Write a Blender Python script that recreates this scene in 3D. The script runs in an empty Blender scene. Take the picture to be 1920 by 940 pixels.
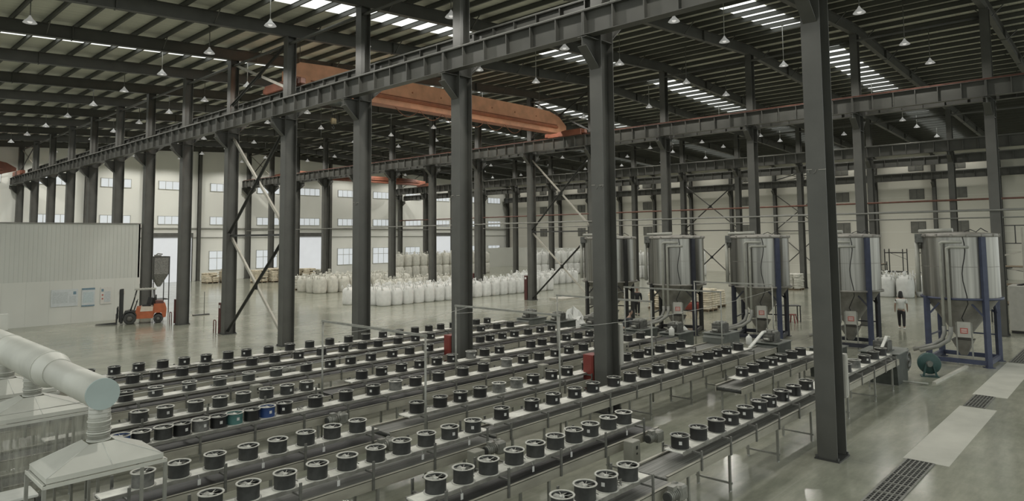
import bpy, math, random
from mathutils import Vector, Matrix
random.seed(7)
PI = math.pi
scene = bpy.context.scene
COL = scene.collection

# ------------------------------------------------------------------ camera
YAW, PITCH, ROLL, FPX, CY, CAMH = 0.75267, 0.0714, -0.00871, 1272.7, 354.2, 4.9
F = Vector((math.cos(YAW)*math.cos(PITCH), math.sin(YAW)*math.cos(PITCH), math.sin(PITCH)))
R0 = Vector((math.sin(YAW), -math.cos(YAW), 0))
U0 = R0.cross(F)
R1 = R0*math.cos(ROLL) + U0*math.sin(ROLL)
U1 = -R0*math.sin(ROLL) + U0*math.cos(ROLL)
cam_data = bpy.data.cameras.new('camera')
cam = bpy.data.objects.new('camera', cam_data)
COL.objects.link(cam)
m = Matrix.Identity(4)
for i in range(3):
    m[i][0] = R1[i]; m[i][1] = U1[i]; m[i][2] = -F[i]
m[2][3] = CAMH
cam.matrix_world = m
cam_data.sensor_fit = 'HORIZONTAL'
cam_data.sensor_width = 36
cam_data.lens = FPX/1920*36
cam_data.shift_y = (CY-470)/1920
cam_data.clip_start = 0.1
cam_data.clip_end = 400
scene.camera = cam

# ------------------------------------------------------------------ light and exposure
WORLD_STRENGTH = 0.98
SKYLIGHT = 1.35
PANE = 0.50
LAMP_W = 39
EXPOSURE = 0.0
w = bpy.data.worlds.new('world'); scene.world = w
w.use_nodes = True
bg = w.node_tree.nodes['Background']
bg.inputs[0].default_value = (0.93, 0.97, 0.92, 1)
bg.inputs[1].default_value = WORLD_STRENGTH
vs = scene.view_settings
vs.view_transform = 'Standard'; vs.look = 'None'; vs.exposure = EXPOSURE; vs.gamma = 1
vs.use_curve_mapping = False
scene.cycles.max_bounces = 6
scene.cycles.diffuse_bounces = 4
scene.cycles.glossy_bounces = 3
scene.cycles.use_denoising = True

# ------------------------------------------------------------------ materials
MATS = {}
def mat(name, col, rough=0.6, metal=0.0, var=0.12, scale=3.0, bump=0.0, stretch=None, emit=0.0, spec=0.5, streak=False, alpha=1.0, col2=None):
    if name in MATS: return MATS[name]
    M = bpy.data.materials.new(name); M.use_nodes = True
    nt = M.node_tree; N = nt.nodes; L = nt.links
    b = N['Principled BSDF']
    tc = N.new('ShaderNodeTexCoord'); mp = N.new('ShaderNodeMapping')
    L.new(tc.outputs['Object'], mp.inputs[0])
    if stretch: mp.inputs['Scale'].default_value = stretch
    nz = N.new('ShaderNodeTexNoise'); nz.inputs['Scale'].default_value = scale; nz.inputs['Detail'].default_value = 5
    L.new(mp.outputs[0], nz.inputs['Vector'])
    rp = N.new('ShaderNodeValToRGB')
    kk = .4 if emit else 1
    c2 = col2 or tuple(kk*c*(1-var) for c in col)
    c1 = tuple(min(1, kk*c*(1+var)) for c in col)
    rp.color_ramp.elements[0].position = 0.35; rp.color_ramp.elements[0].color = (*c2, 1)
    rp.color_ramp.elements[1].position = 0.65; rp.color_ramp.elements[1].color = (*c1, 1)
    L.new(nz.outputs[0], rp.inputs[0]); L.new(rp.outputs[0], b.inputs['Base Color'])
    b.inputs['Roughness'].default_value = rough; b.inputs['Metallic'].default_value = metal
    b.inputs['Specular IOR Level'].default_value = spec
    if alpha < 1: b.inputs['Alpha'].default_value = alpha
    if bump:
        bp = N.new('ShaderNodeBump'); bp.inputs['Strength'].default_value = bump; bp.inputs['Distance'].default_value = 0.02
        L.new(nz.outputs[0], bp.inputs['Height']); L.new(bp.outputs[0], b.inputs['Normal'])
    if emit:
        b.inputs['Emission Color'].default_value = (*col, 1); b.inputs['Emission Strength'].default_value = emit
    MATS[name] = M
    return M

STEEL = mat('grey painted steel', (0.086, 0.086, 0.077), 0.45, 0, 0.12, 1.2)
STEEL_D = mat('dark painted steel', (0.045, 0.046, 0.043), 0.5, 0, 0.12, 1.2)
STEEL_L = mat('pale steel', (0.42, 0.40, 0.35), 0.5, 0.2, 0.1, 3)
ROOFM = mat('roof sheet underside', (0.50, 0.49, 0.42), 0.6, 0, 0.08, 0.6)
PURL = mat('purlin steel', (0.085, 0.087, 0.078), 0.5, 0, 0.1, 1)
CREAM = mat('cream wall sheet', (0.86, 0.865, 0.81), 0.6, 0, 0.03, 0.25, stretch=(1, 1, 0.3))
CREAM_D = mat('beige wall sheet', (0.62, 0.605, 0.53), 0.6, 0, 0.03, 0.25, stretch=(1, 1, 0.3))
PARTI = mat('white partition panel', (0.50, 0.51, 0.47), 0.55, 0, 0.03, 0.4)
PARTI2 = mat('pale partition panel', (0.56, 0.565, 0.52), 0.55, 0, 0.03, 0.4)
WINLIT = mat('daylit window pane', (0.90, 0.95, 0.97), 0.3, 0, 0.03, 2, emit=PANE)
SKYM = mat('translucent skylight sheet', (0.97, 1.0, 0.95), 0.5, 0, 0.03, 2, emit=SKYLIGHT)
WINDK = mat('dark window pane', (0.15, 0.15, 0.13), 0.35, 0, 0.15, 2)
LFRAME = mat('pale window frame', (0.42, 0.42, 0.38), 0.5)
WFRAME = mat('window frame grey', (0.12, 0.12, 0.11), 0.5)
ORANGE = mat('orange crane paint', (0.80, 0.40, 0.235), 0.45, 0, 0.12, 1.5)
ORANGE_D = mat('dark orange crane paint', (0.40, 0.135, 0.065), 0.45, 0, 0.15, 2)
RED = mat('red cabinet paint', (0.19, 0.034, 0.026), 0.45, 0, 0.12, 3)
RUST = mat('red brown pipe paint', (0.15, 0.065, 0.045), 0.55, 0, 0.2, 3)
PIPE = mat('grey pipe', (0.22, 0.22, 0.20), 0.5, 0.2, 0.1, 3)
PLATE = mat('dusty conveyor side plate', (0.36, 0.345, 0.29), 0.5, 0.15, 0.12, 3, stretch=(0.6, 1, 2))
BOARD = mat('dusty white cover board', (0.74, 0.73, 0.67), 0.55, 0, 0.2, 4)
BOARD_D = mat('scuffed grey board edge', (0.24, 0.235, 0.21), 0.5, 0.2, 0.2, 5)
BELT = mat('black conveyor belt', (0.045, 0.045, 0.042), 0.5, 0, 0.5, 2.5, stretch=(0.3, 12, 1))
BELT_L = mat('dusty grey conveyor belt', (0.17, 0.17, 0.155), 0.5, 0, 0.4, 2.5, stretch=(0.25, 14, 1))
LEGM = mat('stainless leg', (0.30, 0.30, 0.27), 0.4, 0.5, 0.12, 6)
POSTM = mat('flat bar steel', (0.17, 0.17, 0.155), 0.45, 0.4, 0.2, 8)
FANK = mat('black fan housing', (0.016, 0.016, 0.016), 0.4, 0, 0.2, 6)
FANG = mat('charcoal fan housing', (0.040, 0.041, 0.039), 0.5, 0, 0.35, 6)
FAND = mat('dusty fan housing', (0.14, 0.14, 0.13), 0.6, 0, 0.4, 7)
FANT = mat('teal fan housing', (0.065, 0.165, 0.155), 0.5, 0, 0.15, 7)
FANB = mat('blue fan housing', (0.025, 0.06, 0.19), 0.45, 0, 0.15, 7)
RIMN = mat('pale fan flange', (0.52, 0.515, 0.47), 0.45, 0.2, 0.15, 9)
RIMD = mat('dull fan flange', (0.26, 0.26, 0.235), 0.45, 0.3, 0.2, 9)
HUBM = mat('aluminium fan hub', (0.50, 0.50, 0.46), 0.35, 0.5, 0.1, 9)
BLADE = mat('dusty fan blade', (0.33, 0.33, 0.30), 0.55, 0.1, 0.3, 9)
WHITE = mat('white paint', (0.62, 0.62, 0.58), 0.5, 0, 0.06, 5)
STICK = mat('white paper', (0.62, 0.62, 0.60), 0.7, 0, 0.05, 8)
SS = mat('brushed stainless steel', (0.33, 0.325, 0.30), 0.30, 0.85, 0.35, 2.2, stretch=(2.5, 2.5, 0.07), bump=0.25)
SSD = mat('dull stainless steel', (0.27, 0.26, 0.235), 0.5, 0.4, 0.2, 2.5)
BLUEF = mat('blue painted frame', (0.052, 0.062, 0.105), 0.45, 0, 0.12, 4)
NAVY = mat('dark blue frame', (0.024, 0.026, 0.036), 0.5, 0, 0.12, 4)
BLACKF = mat('black frame', (0.025, 0.025, 0.024), 0.5, 0, 0.15, 4)
PVC = mat('grey plastic pipe', (0.36, 0.36, 0.32), 0.4, 0, 0.08, 4)
CABLE = mat('black cable', (0.02, 0.02, 0.02), 0.6)
CABX = mat('grey control cabinet', (0.27, 0.265, 0.225), 0.45, 0.1, 0.08, 4)
CABW = mat('pale control cabinet', (0.42, 0.41, 0.37), 0.5, 0, 0.06, 4)
MACH = mat('dark green machine paint', (0.065, 0.072, 0.064), 0.5, 0.1, 0.2, 4)
MACHL = mat('grey green machine paint', (0.15, 0.16, 0.145), 0.5, 0.1, 0.15, 4)
BLOCK = mat('oily die steel', (0.12, 0.12, 0.11), 0.35, 0.5, 0.3, 8)
MOTOR = mat('silver grey motor', (0.26, 0.26, 0.235), 0.4, 0.4, 0.2, 9)
TEAL = mat('dark teal blower paint', (0.030, 0.072, 0.068), 0.45, 0, 0.15, 5)
DUCT = mat('pale duct sheet', (0.56, 0.56, 0.51), 0.45, 0.2, 0.06, 2)
DUCTC = mat('duct end cap', (0.40, 0.47, 0.46), 0.55, 0.1, 0.06, 2)
RIBD = mat('spiral duct steel', (0.46, 0.46, 0.42), 0.38, 0.4, 0.12, 3)
HOOD = mat('galvanised hood sheet', (0.54, 0.54, 0.49), 0.45, 0.2, 0.08, 2)
CURT = mat('clear plastic curtain', (0.35, 0.35, 0.30), 0.25, 0, 0.3, 3, stretch=(6, 6, 0.6), alpha=0.55)
BAGW = mat('white woven bag', (0.66, 0.665, 0.64), 0.75, 0, 0.06, 4, bump=0.3)
BAGC = mat('cream woven bag', (0.58, 0.57, 0.51), 0.75, 0, 0.1, 4, bump=0.3)
BAGY = mat('tan paper sack', (0.62, 0.56, 0.44), 0.8, 0, 0.18, 4, bump=0.3)
WOOD = mat('pallet wood', (0.22, 0.17, 0.11), 0.7, 0, 0.2, 5)
LAMPM = mat('white lamp shade', (0.9, 0.9, 0.86), 0.5, 0, 0.05, 5, emit=0.22)
ROD_LIT = mat('skylit lamp rod', (0.46, 0.46, 0.43), 0.5)  # rod colours carry the skylight: paler where skylit, darker in other bays
ROD_SHADED = mat('shaded lamp rod', (0.12, 0.12, 0.11), 0.5)
FORK_O = mat('orange truck paint', (0.42, 0.115, 0.045), 0.45, 0, 0.1, 4)
FORK_W = mat('cream truck panel', (0.60, 0.53, 0.44), 0.5, 0, 0.06, 4)
RUBBER = mat('tyre rubber', (0.055, 0.055, 0.052), 0.8, 0, 0.2, 8)
GREYP = mat('grey poster', (0.50, 0.53, 0.53), 0.7, 0, 0.04, 8)
BLUEP = mat('pale blue print', (0.43, 0.50, 0.51), 0.7, 0, 0.08, 20)
BLUEH = mat('blue grey header band', (0.14, 0.22, 0.27), 0.7, 0, 0.1, 8)
PINK = mat('red print', (0.40, 0.10, 0.08), 0.7, 0, 0.2, 20)
SKIN = mat('skin', (0.30, 0.20, 0.15), 0.6, 0, 0.06, 8)
HAIR = mat('black hair', (0.012, 0.011, 0.010), 0.5, 0, 0.2, 12)
CLOTHW = mat('white shirt cloth', (0.56, 0.57, 0.54), 0.8, 0, 0.06, 8)
CLOTHK = mat('black cloth', (0.018, 0.018, 0.020), 0.8, 0, 0.2, 8)
CLOTHG = mat('dark grey cloth', (0.045, 0.048, 0.052), 0.8, 0, 0.2, 8)
GRATEM = mat('drain grate steel', (0.20, 0.20, 0.18), 0.5, 0.3, 0.2, 9)
DRAINSHADE = mat('drain shade black', (0.012, 0.012, 0.012), 0.9)
PALEC = mat('pale concrete strip', (0.47, 0.465, 0.41), 0.6, 0, 0.07, 1.5)
CURB = mat('pale cable cover', (0.42, 0.41, 0.36), 0.6, 0, 0.08, 3)
WIRE = mat('light wire', (0.45, 0.45, 0.42), 0.4, 0.3)
MESHM = mat('grey hopper mesh', (0.20, 0.20, 0.185), 0.5, 0.3, 0.25, 14)

def floor_mat():
    M = bpy.data.materials.new('polished concrete floor'); M.use_nodes = True
    nt = M.node_tree; N = nt.nodes; L = nt.links; b = N['Principled BSDF']
    tc = N.new('ShaderNodeTexCoord')
    def noise(sc, det=6, st=(1, 1, 1), rough=0.6):
        mp = N.new('ShaderNodeMapping'); mp.inputs['Scale'].default_value = st
        L.new(tc.outputs['Object'], mp.inputs[0])
        n = N.new('ShaderNodeTexNoise'); n.inputs['Scale'].default_value = sc; n.inputs['Detail'].default_value = det
        n.inputs['Roughness'].default_value = rough
        L.new(mp.outputs[0], n.inputs['Vector']); return n.outputs[0]
    def ramp(src, p0, c0, p1, c1):
        r = N.new('ShaderNodeValToRGB'); e = r.color_ramp.elements
        e[0].position = p0; e[0].color = (*c0, 1); e[1].position = p1; e[1].color = (*c1, 1)
        L.new(src, r.inputs[0]); return r.outputs[0]
    base = ramp(noise(0.28, 8, (1, 1, 1), 0.65), 0.36, (0.245, 0.255, 0.200), 0.66, (0.385, 0.382, 0.312))
    fine = ramp(noise(2.3, 8, (0.4, 1.6, 1), 0.7), 0.40, (0.84, 0.84, 0.84), 0.72, (1.14, 1.14, 1.14))
    mul = N.new('ShaderNodeMix'); mul.data_type = 'RGBA'; mul.blend_type = 'MULTIPLY'; mul.inputs[0].default_value = 1
    L.new(base, mul.inputs[6]); L.new(fine, mul.inputs[7])
    sep = N.new('ShaderNodeSeparateXYZ'); L.new(tc.outputs['Object'], sep.inputs[0])
    def joint(axis, period, off):
        a = N.new('ShaderNodeMath'); a.operation = 'ADD'; a.inputs[1].default_value = off
        L.new(sep.outputs[axis], a.inputs[0])
        d = N.new('ShaderNodeMath'); d.operation = 'DIVIDE'; d.inputs[1].default_value = period; L.new(a.outputs[0], d.inputs[0])
        f = N.new('ShaderNodeMath'); f.operation = 'FRACT'; L.new(d.outputs[0], f.inputs[0])
        c = N.new('ShaderNodeMath'); c.operation = 'LESS_THAN'; c.inputs[1].default_value = 0.035/period; L.new(f.outputs[0], c.inputs[0])
        return c.outputs[0]
    mx = N.new('ShaderNodeMath'); mx.operation = 'MAXIMUM'
    L.new(joint(0, 6.0, 2.0), mx.inputs[0]); L.new(joint(1, 6.0, 0.62), mx.inputs[1])
    jm = N.new('ShaderNodeMix'); jm.data_type = 'RGBA'; jm.blend_type = 'MIX'
    sc_ = N.new('ShaderNodeMath'); sc_.operation = 'MULTIPLY'; sc_.inputs[1].default_value = 0.45
    L.new(mx.outputs[0], sc_.inputs[0]); L.new(sc_.outputs[0], jm.inputs[0])
    L.new(mul.outputs[2], jm.inputs[6]); jm.inputs[7].default_value = (0.34, 0.34, 0.29, 1)
    L.new(jm.outputs[2], b.inputs['Base Color'])
    rr = ramp(noise(0.6, 5, (0.5, 1.5, 1)), 0.3, (0.13,)*3, 0.75, (0.21,)*3)
    L.new(rr, b.inputs['Roughness'])
    b.inputs['Specular IOR Level'].default_value = 0.5
    return M
FLOORM = floor_mat()

# ------------------------------------------------------------------ mesh helper
class MB:
    def __init__(s): s.v = []; s.f = []; s.sm = []
    def add(s, vs, fs, smooth=False):
        o = len(s.v); s.v += [tuple(v) for v in vs]
        for f in fs: s.f.append([o+i for i in f]); s.sm.append(smooth)
        return s
    def box(s, x0, x1, y0, y1, z0, z1):
        return s.add([(x0,y0,z0),(x1,y0,z0),(x1,y1,z0),(x0,y1,z0),(x0,y0,z1),(x1,y0,z1),(x1,y1,z1),(x0,y1,z1)],
            [(3,2,1,0),(4,5,6,7),(0,1,5,4),(1,2,6,5),(2,3,7,6),(3,0,4,7)])
    def cbox(s, c, d, rz=0, bev=0):
        hx, hy, hz = d[0]/2, d[1]/2, d[2]/2
        cs, sn = math.cos(rz), math.sin(rz)
        if bev:
            b = bev; pts = []
            prof = [(-hz, b), (-hz+b, 0), (hz-b, 0), (hz, b)]
            for z, k in prof:
                for x, y in ((-hx+k,-hy+b+k),(-hx+b+k,-hy+k),(hx-b-k,-hy+k),(hx-k,-hy+b+k),(hx-k,hy-b-k),(hx-b-k,hy-k),(-hx+b+k,hy-k),(-hx+k,hy-b-k)):
                    pts.append((c[0]+x*cs-y*sn, c[1]+x*sn+y*cs, c[2]+z))
            fs = [tuple(range(7,-1,-1)), tuple(range(24,32))]
            for r in range(3):
                for i in range(8): fs.append((r*8+i, r*8+(i+1)%8, r*8+8+(i+1)%8, r*8+8+i))
            return s.add(pts, fs)
        P = [(-hx,-hy,-hz),(hx,-hy,-hz),(hx,hy,-hz),(-hx,hy,-hz),(-hx,-hy,hz),(hx,-hy,hz),(hx,hy,hz),(-hx,hy,hz)]
        return s.add([(c[0]+x*cs-y*sn, c[1]+x*sn+y*cs, c[2]+z) for x,y,z in P],
            [(3,2,1,0),(4,5,6,7),(0,1,5,4),(1,2,6,5),(2,3,7,6),(3,0,4,7)])
    def bar(s, a, b, w, h, up=(0,0,1)):
        a = Vector(a); b = Vector(b); d = (b-a).normalized(); u = Vector(up)
        if abs(d.dot(u)) > 0.98: u = Vector((0,1,0))
        r = d.cross(u).normalized(); u = r.cross(d)
        vs = []
        for p in (a, b):
            for x, y in ((-1,-1),(1,-1),(1,1),(-1,1)): vs.append(p + r*(x*w/2) + u*(y*h/2))
        return s.add(vs, [(3,2,1,0),(4,5,6,7),(0,1,5,4),(1,2,6,5),(2,3,7,6),(3,0,4,7)])
    def tube(s, path, r, seg=8, cap=True, rs=None):
        P = [Vector(p) for p in path]; n = len(P); rings = []
        up = Vector((0,0,1))
        d0 = (P[1]-P[0]).normalized()
        if abs(d0.dot(up)) > 0.95: up = Vector((1,0,0))
        rt = d0.cross(up).normalized()
        vs = []
        for i, p in enumerate(P):
            d = (P[min(i+1,n-1)]-P[max(i-1,0)]).normalized()
            rt = (rt - d*rt.dot(d))
            if rt.length < 1e-5: rt = d.orthogonal()
            rt.normalize(); u = d.cross(rt)
            k = rs[i] if rs else r
            for j in range(seg):
                a = 2*PI*j/seg; vs.append(p + rt*(k*math.cos(a)) + u*(k*math.sin(a)))
        fs = []
        for i in range(n-1):
            for j in range(seg): fs.append((i*seg+j, i*seg+(j+1)%seg, (i+1)*seg+(j+1)%seg, (i+1)*seg+j))
        s.add(vs, fs, True)
        if cap:
            o = len(s.v)-len(vs)
            s.f.append([o+j for j in range(seg-1,-1,-1)]); s.sm.append(False)
            s.f.append([o+(n-1)*seg+j for j in range(seg)]); s.sm.append(False)
        return s
    def lathe(s, prof, c=(0,0,0), seg=24, close=False, smooth=True):
        vs = []
        for r, z in prof:
            for j in range(seg):
                a = 2*PI*j/seg; vs.append((c[0]+r*math.cos(a), c[1]+r*math.sin(a), c[2]+z))
        fs = []; n = len(prof)
        for i in range(n-1+(1 if close else 0)):
            k = (i+1) % n
            for j in range(seg): fs.append((i*seg+j, i*seg+(j+1)%seg, k*seg+(j+1)%seg, k*seg+j))
        return s.add(vs, fs, smooth)
    def disc(s, c, r, seg=24):
        return s.add([(c[0]+r*math.cos(2*PI*j/seg), c[1]+r*math.sin(2*PI*j/seg), c[2]) for j in range(seg)], [tuple(range(seg))])
    def prism(s, poly, axis, a0, a1):
        # poly of 2d points in the two other axes (in xyz order), extruded along axis from a0 to a1
        def P(p, a):
            if axis == 'x': return (a, p[0], p[1])
            if axis == 'y': return (p[0], a, p[1])
            return (p[0], p[1], a)
        n = len(poly)
        vs = [P(p, a0) for p in poly] + [P(p, a1) for p in poly]
        fs = [tuple(range(n-1,-1,-1)), tuple(range(n, 2*n))] + [(i,(i+1)%n,n+(i+1)%n,n+i) for i in range(n)]
        return s.add(vs, fs)
    def xform(s, M):
        s.v = [tuple(M @ Vector(v)) for v in s.v]; return s
    def mesh(s, name, *mats):
        me = bpy.data.meshes.new(name); me.from_pydata(s.v, [], s.f)
        me.polygons.foreach_set('use_smooth', s.sm)
        for m_ in mats: me.materials.append(m_)
        me.update()
        import bmesh
        bm = bmesh.new(); bm.from_mesh(me); bmesh.ops.recalc_face_normals(bm, faces=bm.faces); bm.to_mesh(me); bm.free()
        return me
    def build(s, name, mt, parent=None, **k):
        return link(name, s.mesh(name, mt), parent, **k)

def link(name, data, parent=None, label=None, cat=None, group=None, kind=None, loc=None, rz=None):
    o = bpy.data.objects.new(name, data); COL.objects.link(o)
    if parent: o.parent = parent
    if loc: o.location = loc
    if rz is not None: o.rotation_euler.z = rz
    tag(o, label, cat, group, kind)
    return o
def tag(o, label=None, cat=None, group=None, kind=None):
    if label: o['label'] = label
    if cat: o['category'] = cat
    if group: o['group'] = group
    if kind: o['kind'] = kind
def thing(name, label, cat, loc=(0,0,0), rz=0, group=None, kind=None):
    return link(name, None, None, label, cat, group, kind, loc, rz)
def kids(o): return [c for c in bpy.data.objects if c.parent == o]
KC = {}
def dup(src, loc, rz=0, label=None, group=None, skip=()):
    # a copy of a thing with copies of its parts and sub-parts
    if src.name not in KC: KC[src.name] = [(c, kids(c)) for c in kids(src)]
    r = src.copy(); COL.objects.link(r); r.location = loc; r.rotation_euler = (0, 0, rz)
    if label: r['label'] = label
    if group: r['group'] = group
    for c, gs in KC[src.name]:
        if c.name.split('.')[0] in skip: continue
        d = c.copy(); COL.objects.link(d); d.parent = r
        for g in gs:
            e = g.copy(); COL.objects.link(e); e.parent = d
    return r
ORD = ['first','second','third','fourth','fifth','sixth','seventh','eighth','ninth','tenth','eleventh','twelfth','thirteenth','fourteenth',
 'fifteenth','sixteenth','seventeenth','eighteenth','nineteenth','twentieth','twenty-first','twenty-second','twenty-third','twenty-fourth','twenty-fifth','twenty-sixth','twenty-seventh','twenty-eighth','twenty-ninth','thirtieth']

# ------------------------------------------------------------------ the hall
XA, XB, XC, XD = 16.0, 40.0, 64.0, 88.0
Y0, BAY = 5.38, 6.0
YW = 84.0          # end wall
def yc(n): return Y0 + BAY*n
def zb(X): return 15.95-.06*(40-X) if X < 40 else 15.95-.045*(X-40)   # underside of the rafters
X_MIN, Y_MIN = -3.0, -3.0

# floor
MB().add([(X_MIN-70,Y_MIN-70,0),(XD+.5,Y_MIN-70,0),(XD+.5,YW+.3,0),(X_MIN-70,YW+.3,0)], [(0,1,2,3)]).build('floor', FLOORM, kind='structure')
# pale strips along the drain channel
b = MB()
for x0, x1 in ((16.95, 23.1), (24.95, 31.9)): b.box(x0, x1, 3.35, 4.22, 0, 0.006)
b.build('trim_1', PALEC, kind='structure')
# drain grates
def grate(x0, x1, y0, y1, label):
    t = thing('drain_grate', label, 'drain grate', ((x0+x1)/2, (y0+y1)/2, 0.0), group='floor drain grates')
    hx, hy = (x1-x0)/2, (y1-y0)/2
    MB().box(-hx, hx, -hy, hy, 0.002, 0.005).build('drain_shade', DRAINSHADE, t)  # flat black sheet on the floor, painting the shade beneath the bars
    g = MB()
    for s in (-1, 1): g.box(-hx, hx, s*hy-.02, s*hy+.02, 0.004, 0.02)
    n = max(2, int((x1-x0)/0.55))
    for i in range(n+1):
        x = -hx + 2*hx*i/n; g.box(x-.015, x+.015, -hy, hy, 0.004, 0.021)
    for j in range(1, 6):
        y = -hy + 2*hy*j/6; g.box(-hx, hx, y-.012, y+.012, 0.004, 0.018)
    k = int((x1-x0)/0.12)
    for i in range(k):
        x = -hx + 2*hx*i/k; g.box(x-.008, x+.008, -hy, hy, 0.004, 0.014)
    g.build('grate_bars', GRATEM, t)
grate(12.6, 16.92, 3.62, 4.13, 'long steel drain grate nearest the front, running out of the bottom edge')
grate(23.15, 24.9, 3.65, 4.13, 'short steel drain grate between the two pale concrete strips')
grate(32.0, 36.6, 3.65, 4.15, 'steel drain grate beyond the farther pale strip, beside the last silo')

# walls
def wall_sheet(b, p0, p1, z0, z1): pass
e = MB()
# end wall (runs along X) with openings for doors and windows cut as lit panes set in front
e.add([(X_MIN-6,YW,0),(XD+.3,YW,0),(XD+.3,YW,18),(X_MIN-6,YW,18)], [(0,1,2,3)])
e.build('wall_end', CREAM, kind='structure')
e = MB()
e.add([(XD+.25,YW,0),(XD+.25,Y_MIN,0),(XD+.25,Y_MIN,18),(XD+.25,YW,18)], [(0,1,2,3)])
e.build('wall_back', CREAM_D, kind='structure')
for k in range(14):   # horizontal sheet laps on the back wall
    z = 1.1+k*1.0
    if k % 2 == 0: MB().box(XD+.23, XD+.26, Y_MIN, YW, z, z+.02).build('trim_2', CREAM, kind='structure')

wi = 0
def lit_window(x0, x1, z0, z1, npane, low=False):
    global wi; wi += 1
    f = MB(); y = YW-.06
    t = .05
    for a, c in ((x0, x0+t), (x1-t, x1)): f.box(a, c, y-.03, y+.04, z0, z1)
    for a, c in ((z0, z0+t), (z1-t, z1)): f.box(x0, x1, y-.03, y+.04, a, c)
    wo = f.build('window_%d' % wi, LFRAME, kind='structure')
    g = MB().box(x0+t, x1-t, y-.005, y+.015, z0+t, z1-t); g.build('window_pane', WINLIT, wo)
    m_ = MB()
    for i in range(1, npane):
        x = x0+(x1-x0)*i/npane; m_.box(x-.025, x+.025, y-.03, y, z0+t, z1-t)
    if low: zz = z0+(z1-z0)*.62; m_.box(x0, x1, y-.032, y, zz-.03, zz+.03)
    m_.build('window_mullion', LFRAME, wo)
DOORS = {0: (28.7, 33.3), 3: (46.8, 51.2), 7: (70.7, 75.2)}
for k in range(-3, 11):
    x = 23.4+6.0*k
    if x > 86: continue
    lit_window(x, x+3.1, 10.85, 11.85, 4)
    lit_window(x, x+3.1, 6.75, 7.75, 4)
    if k not in (1, 4, 8): lit_window(x, x+2.9, 1.2, 3.55, 3, True)
for i, (x0, x1) in enumerate(((28.7, 33.3), (46.8, 51.2), (70.7, 75.2))):
    f = MB(); y = YW-.05
    for a in (x0-.12, x1): f.box(a, a+.12, y-.08, y+.04, 0, 5.3)
    f.box(x0-.12, x1+.12, y-.12, y+.04, 5.25, 5.75)
    d = f.build('door_%d' % (i+1), WFRAME, kind='structure')
    MB().box(x0, x1, y-.005, y+.015, 0.0, 5.25).build('door_opening', mat('daylit doorway', (0.93, 0.96, 0.98), 0.4, 0, 0.04, 1.2, emit=0.5), d)
b = MB(); b.box(X_MIN, XD, YW-.16, YW-.04, 6.2, 6.36); b.build('trim_3', mat('grey wall rail', (0.28,0.28,0.25), .5), kind='structure')
b = MB(); b.box(X_MIN, XD, YW-.10, YW-.02, 5.15, 5.23); b.build('trim_4', MATS['grey wall rail'], kind='structure')

def dark_window(y, z0, z1, wd=1.5):
    global wi; wi += 1
    x = XD+.2; f = MB(); t = .06
    for a, c in ((y-wd/2, y-wd/2+t), (y+wd/2-t, y+wd/2)): f.box(x-.04, x+.05, a, c, z0, z1)
    for a, c in ((z0, z0+t), (z1-t, z1)): f.box(x-.04, x+.05, y-wd/2, y+wd/2, a, c)
    wo = f.build('window_%d' % wi, WFRAME, kind='structure')
    MB().box(x-.01, x+.03, y-wd/2+t, y+wd/2-t, z0+t, z1-t).build('window_pane', WINDK, wo)
    MB().box(x-.05, x, y-.03, y+.03, z0+t, z1-t).build('window_mullion', WFRAME, wo)
for y in (15.1, 19.2, 27.2, 39.4, 54.8, 67.2, 75.3):
    for z0, z1 in ((12.1, 13.1), (8.85, 10.0), (5.0, 6.3)): dark_window(y, z0, z1)

# roof
ceil = MB()
ribs = []
def roofpt(X, off=.85): return zb(X)+off
xs = [X_MIN, 40.0, XD+.3]
ceil.add([(x, y, roofpt(x)) for y in (Y_MIN, YW+.3) for x in xs], [(0,1,4,3),(1,2,5,4)])
ceiling = ceil.build('ceiling', None or mat('ribbed roof sheet', (0.62, 0.615, 0.53), 0.6, 0, 0.10, 4, stretch=(0.05, 4, 1), bump=0.4), kind='structure')
x = 0.17-1.22*2
while x < XD:
    z = zb(x); p = MB()
    p.box(x-.005, x+.005, Y_MIN, YW, z+.60, z+.83)
    p.box(x-.04, x+.04, Y_MIN, YW, z+.60, z+.615)
    p.box(x-.04, x+.04, Y_MIN, YW, z+.82, z+.835)
    p.build('purlin', PURL, ceiling)
    x += 1.22
for n in (1, 3, 5, 7, 9, 11):
    for x0, x1 in ((-2.0, 24.6), (31.1, 38.0), (43.5, 57.8), (65.0, 82.5)):
        ya, yb_ = yc(n)+2.0, yc(n)+3.75
        MB().add([(x0,ya,roofpt(x0)-.02),(x1,ya,roofpt(x1)-.02),(x1,yb_,roofpt(x1)-.02),(x0,yb_,roofpt(x0)-.02)], [(0,1,2,3)]).build('skylight', SKYM, ceiling)

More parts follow.
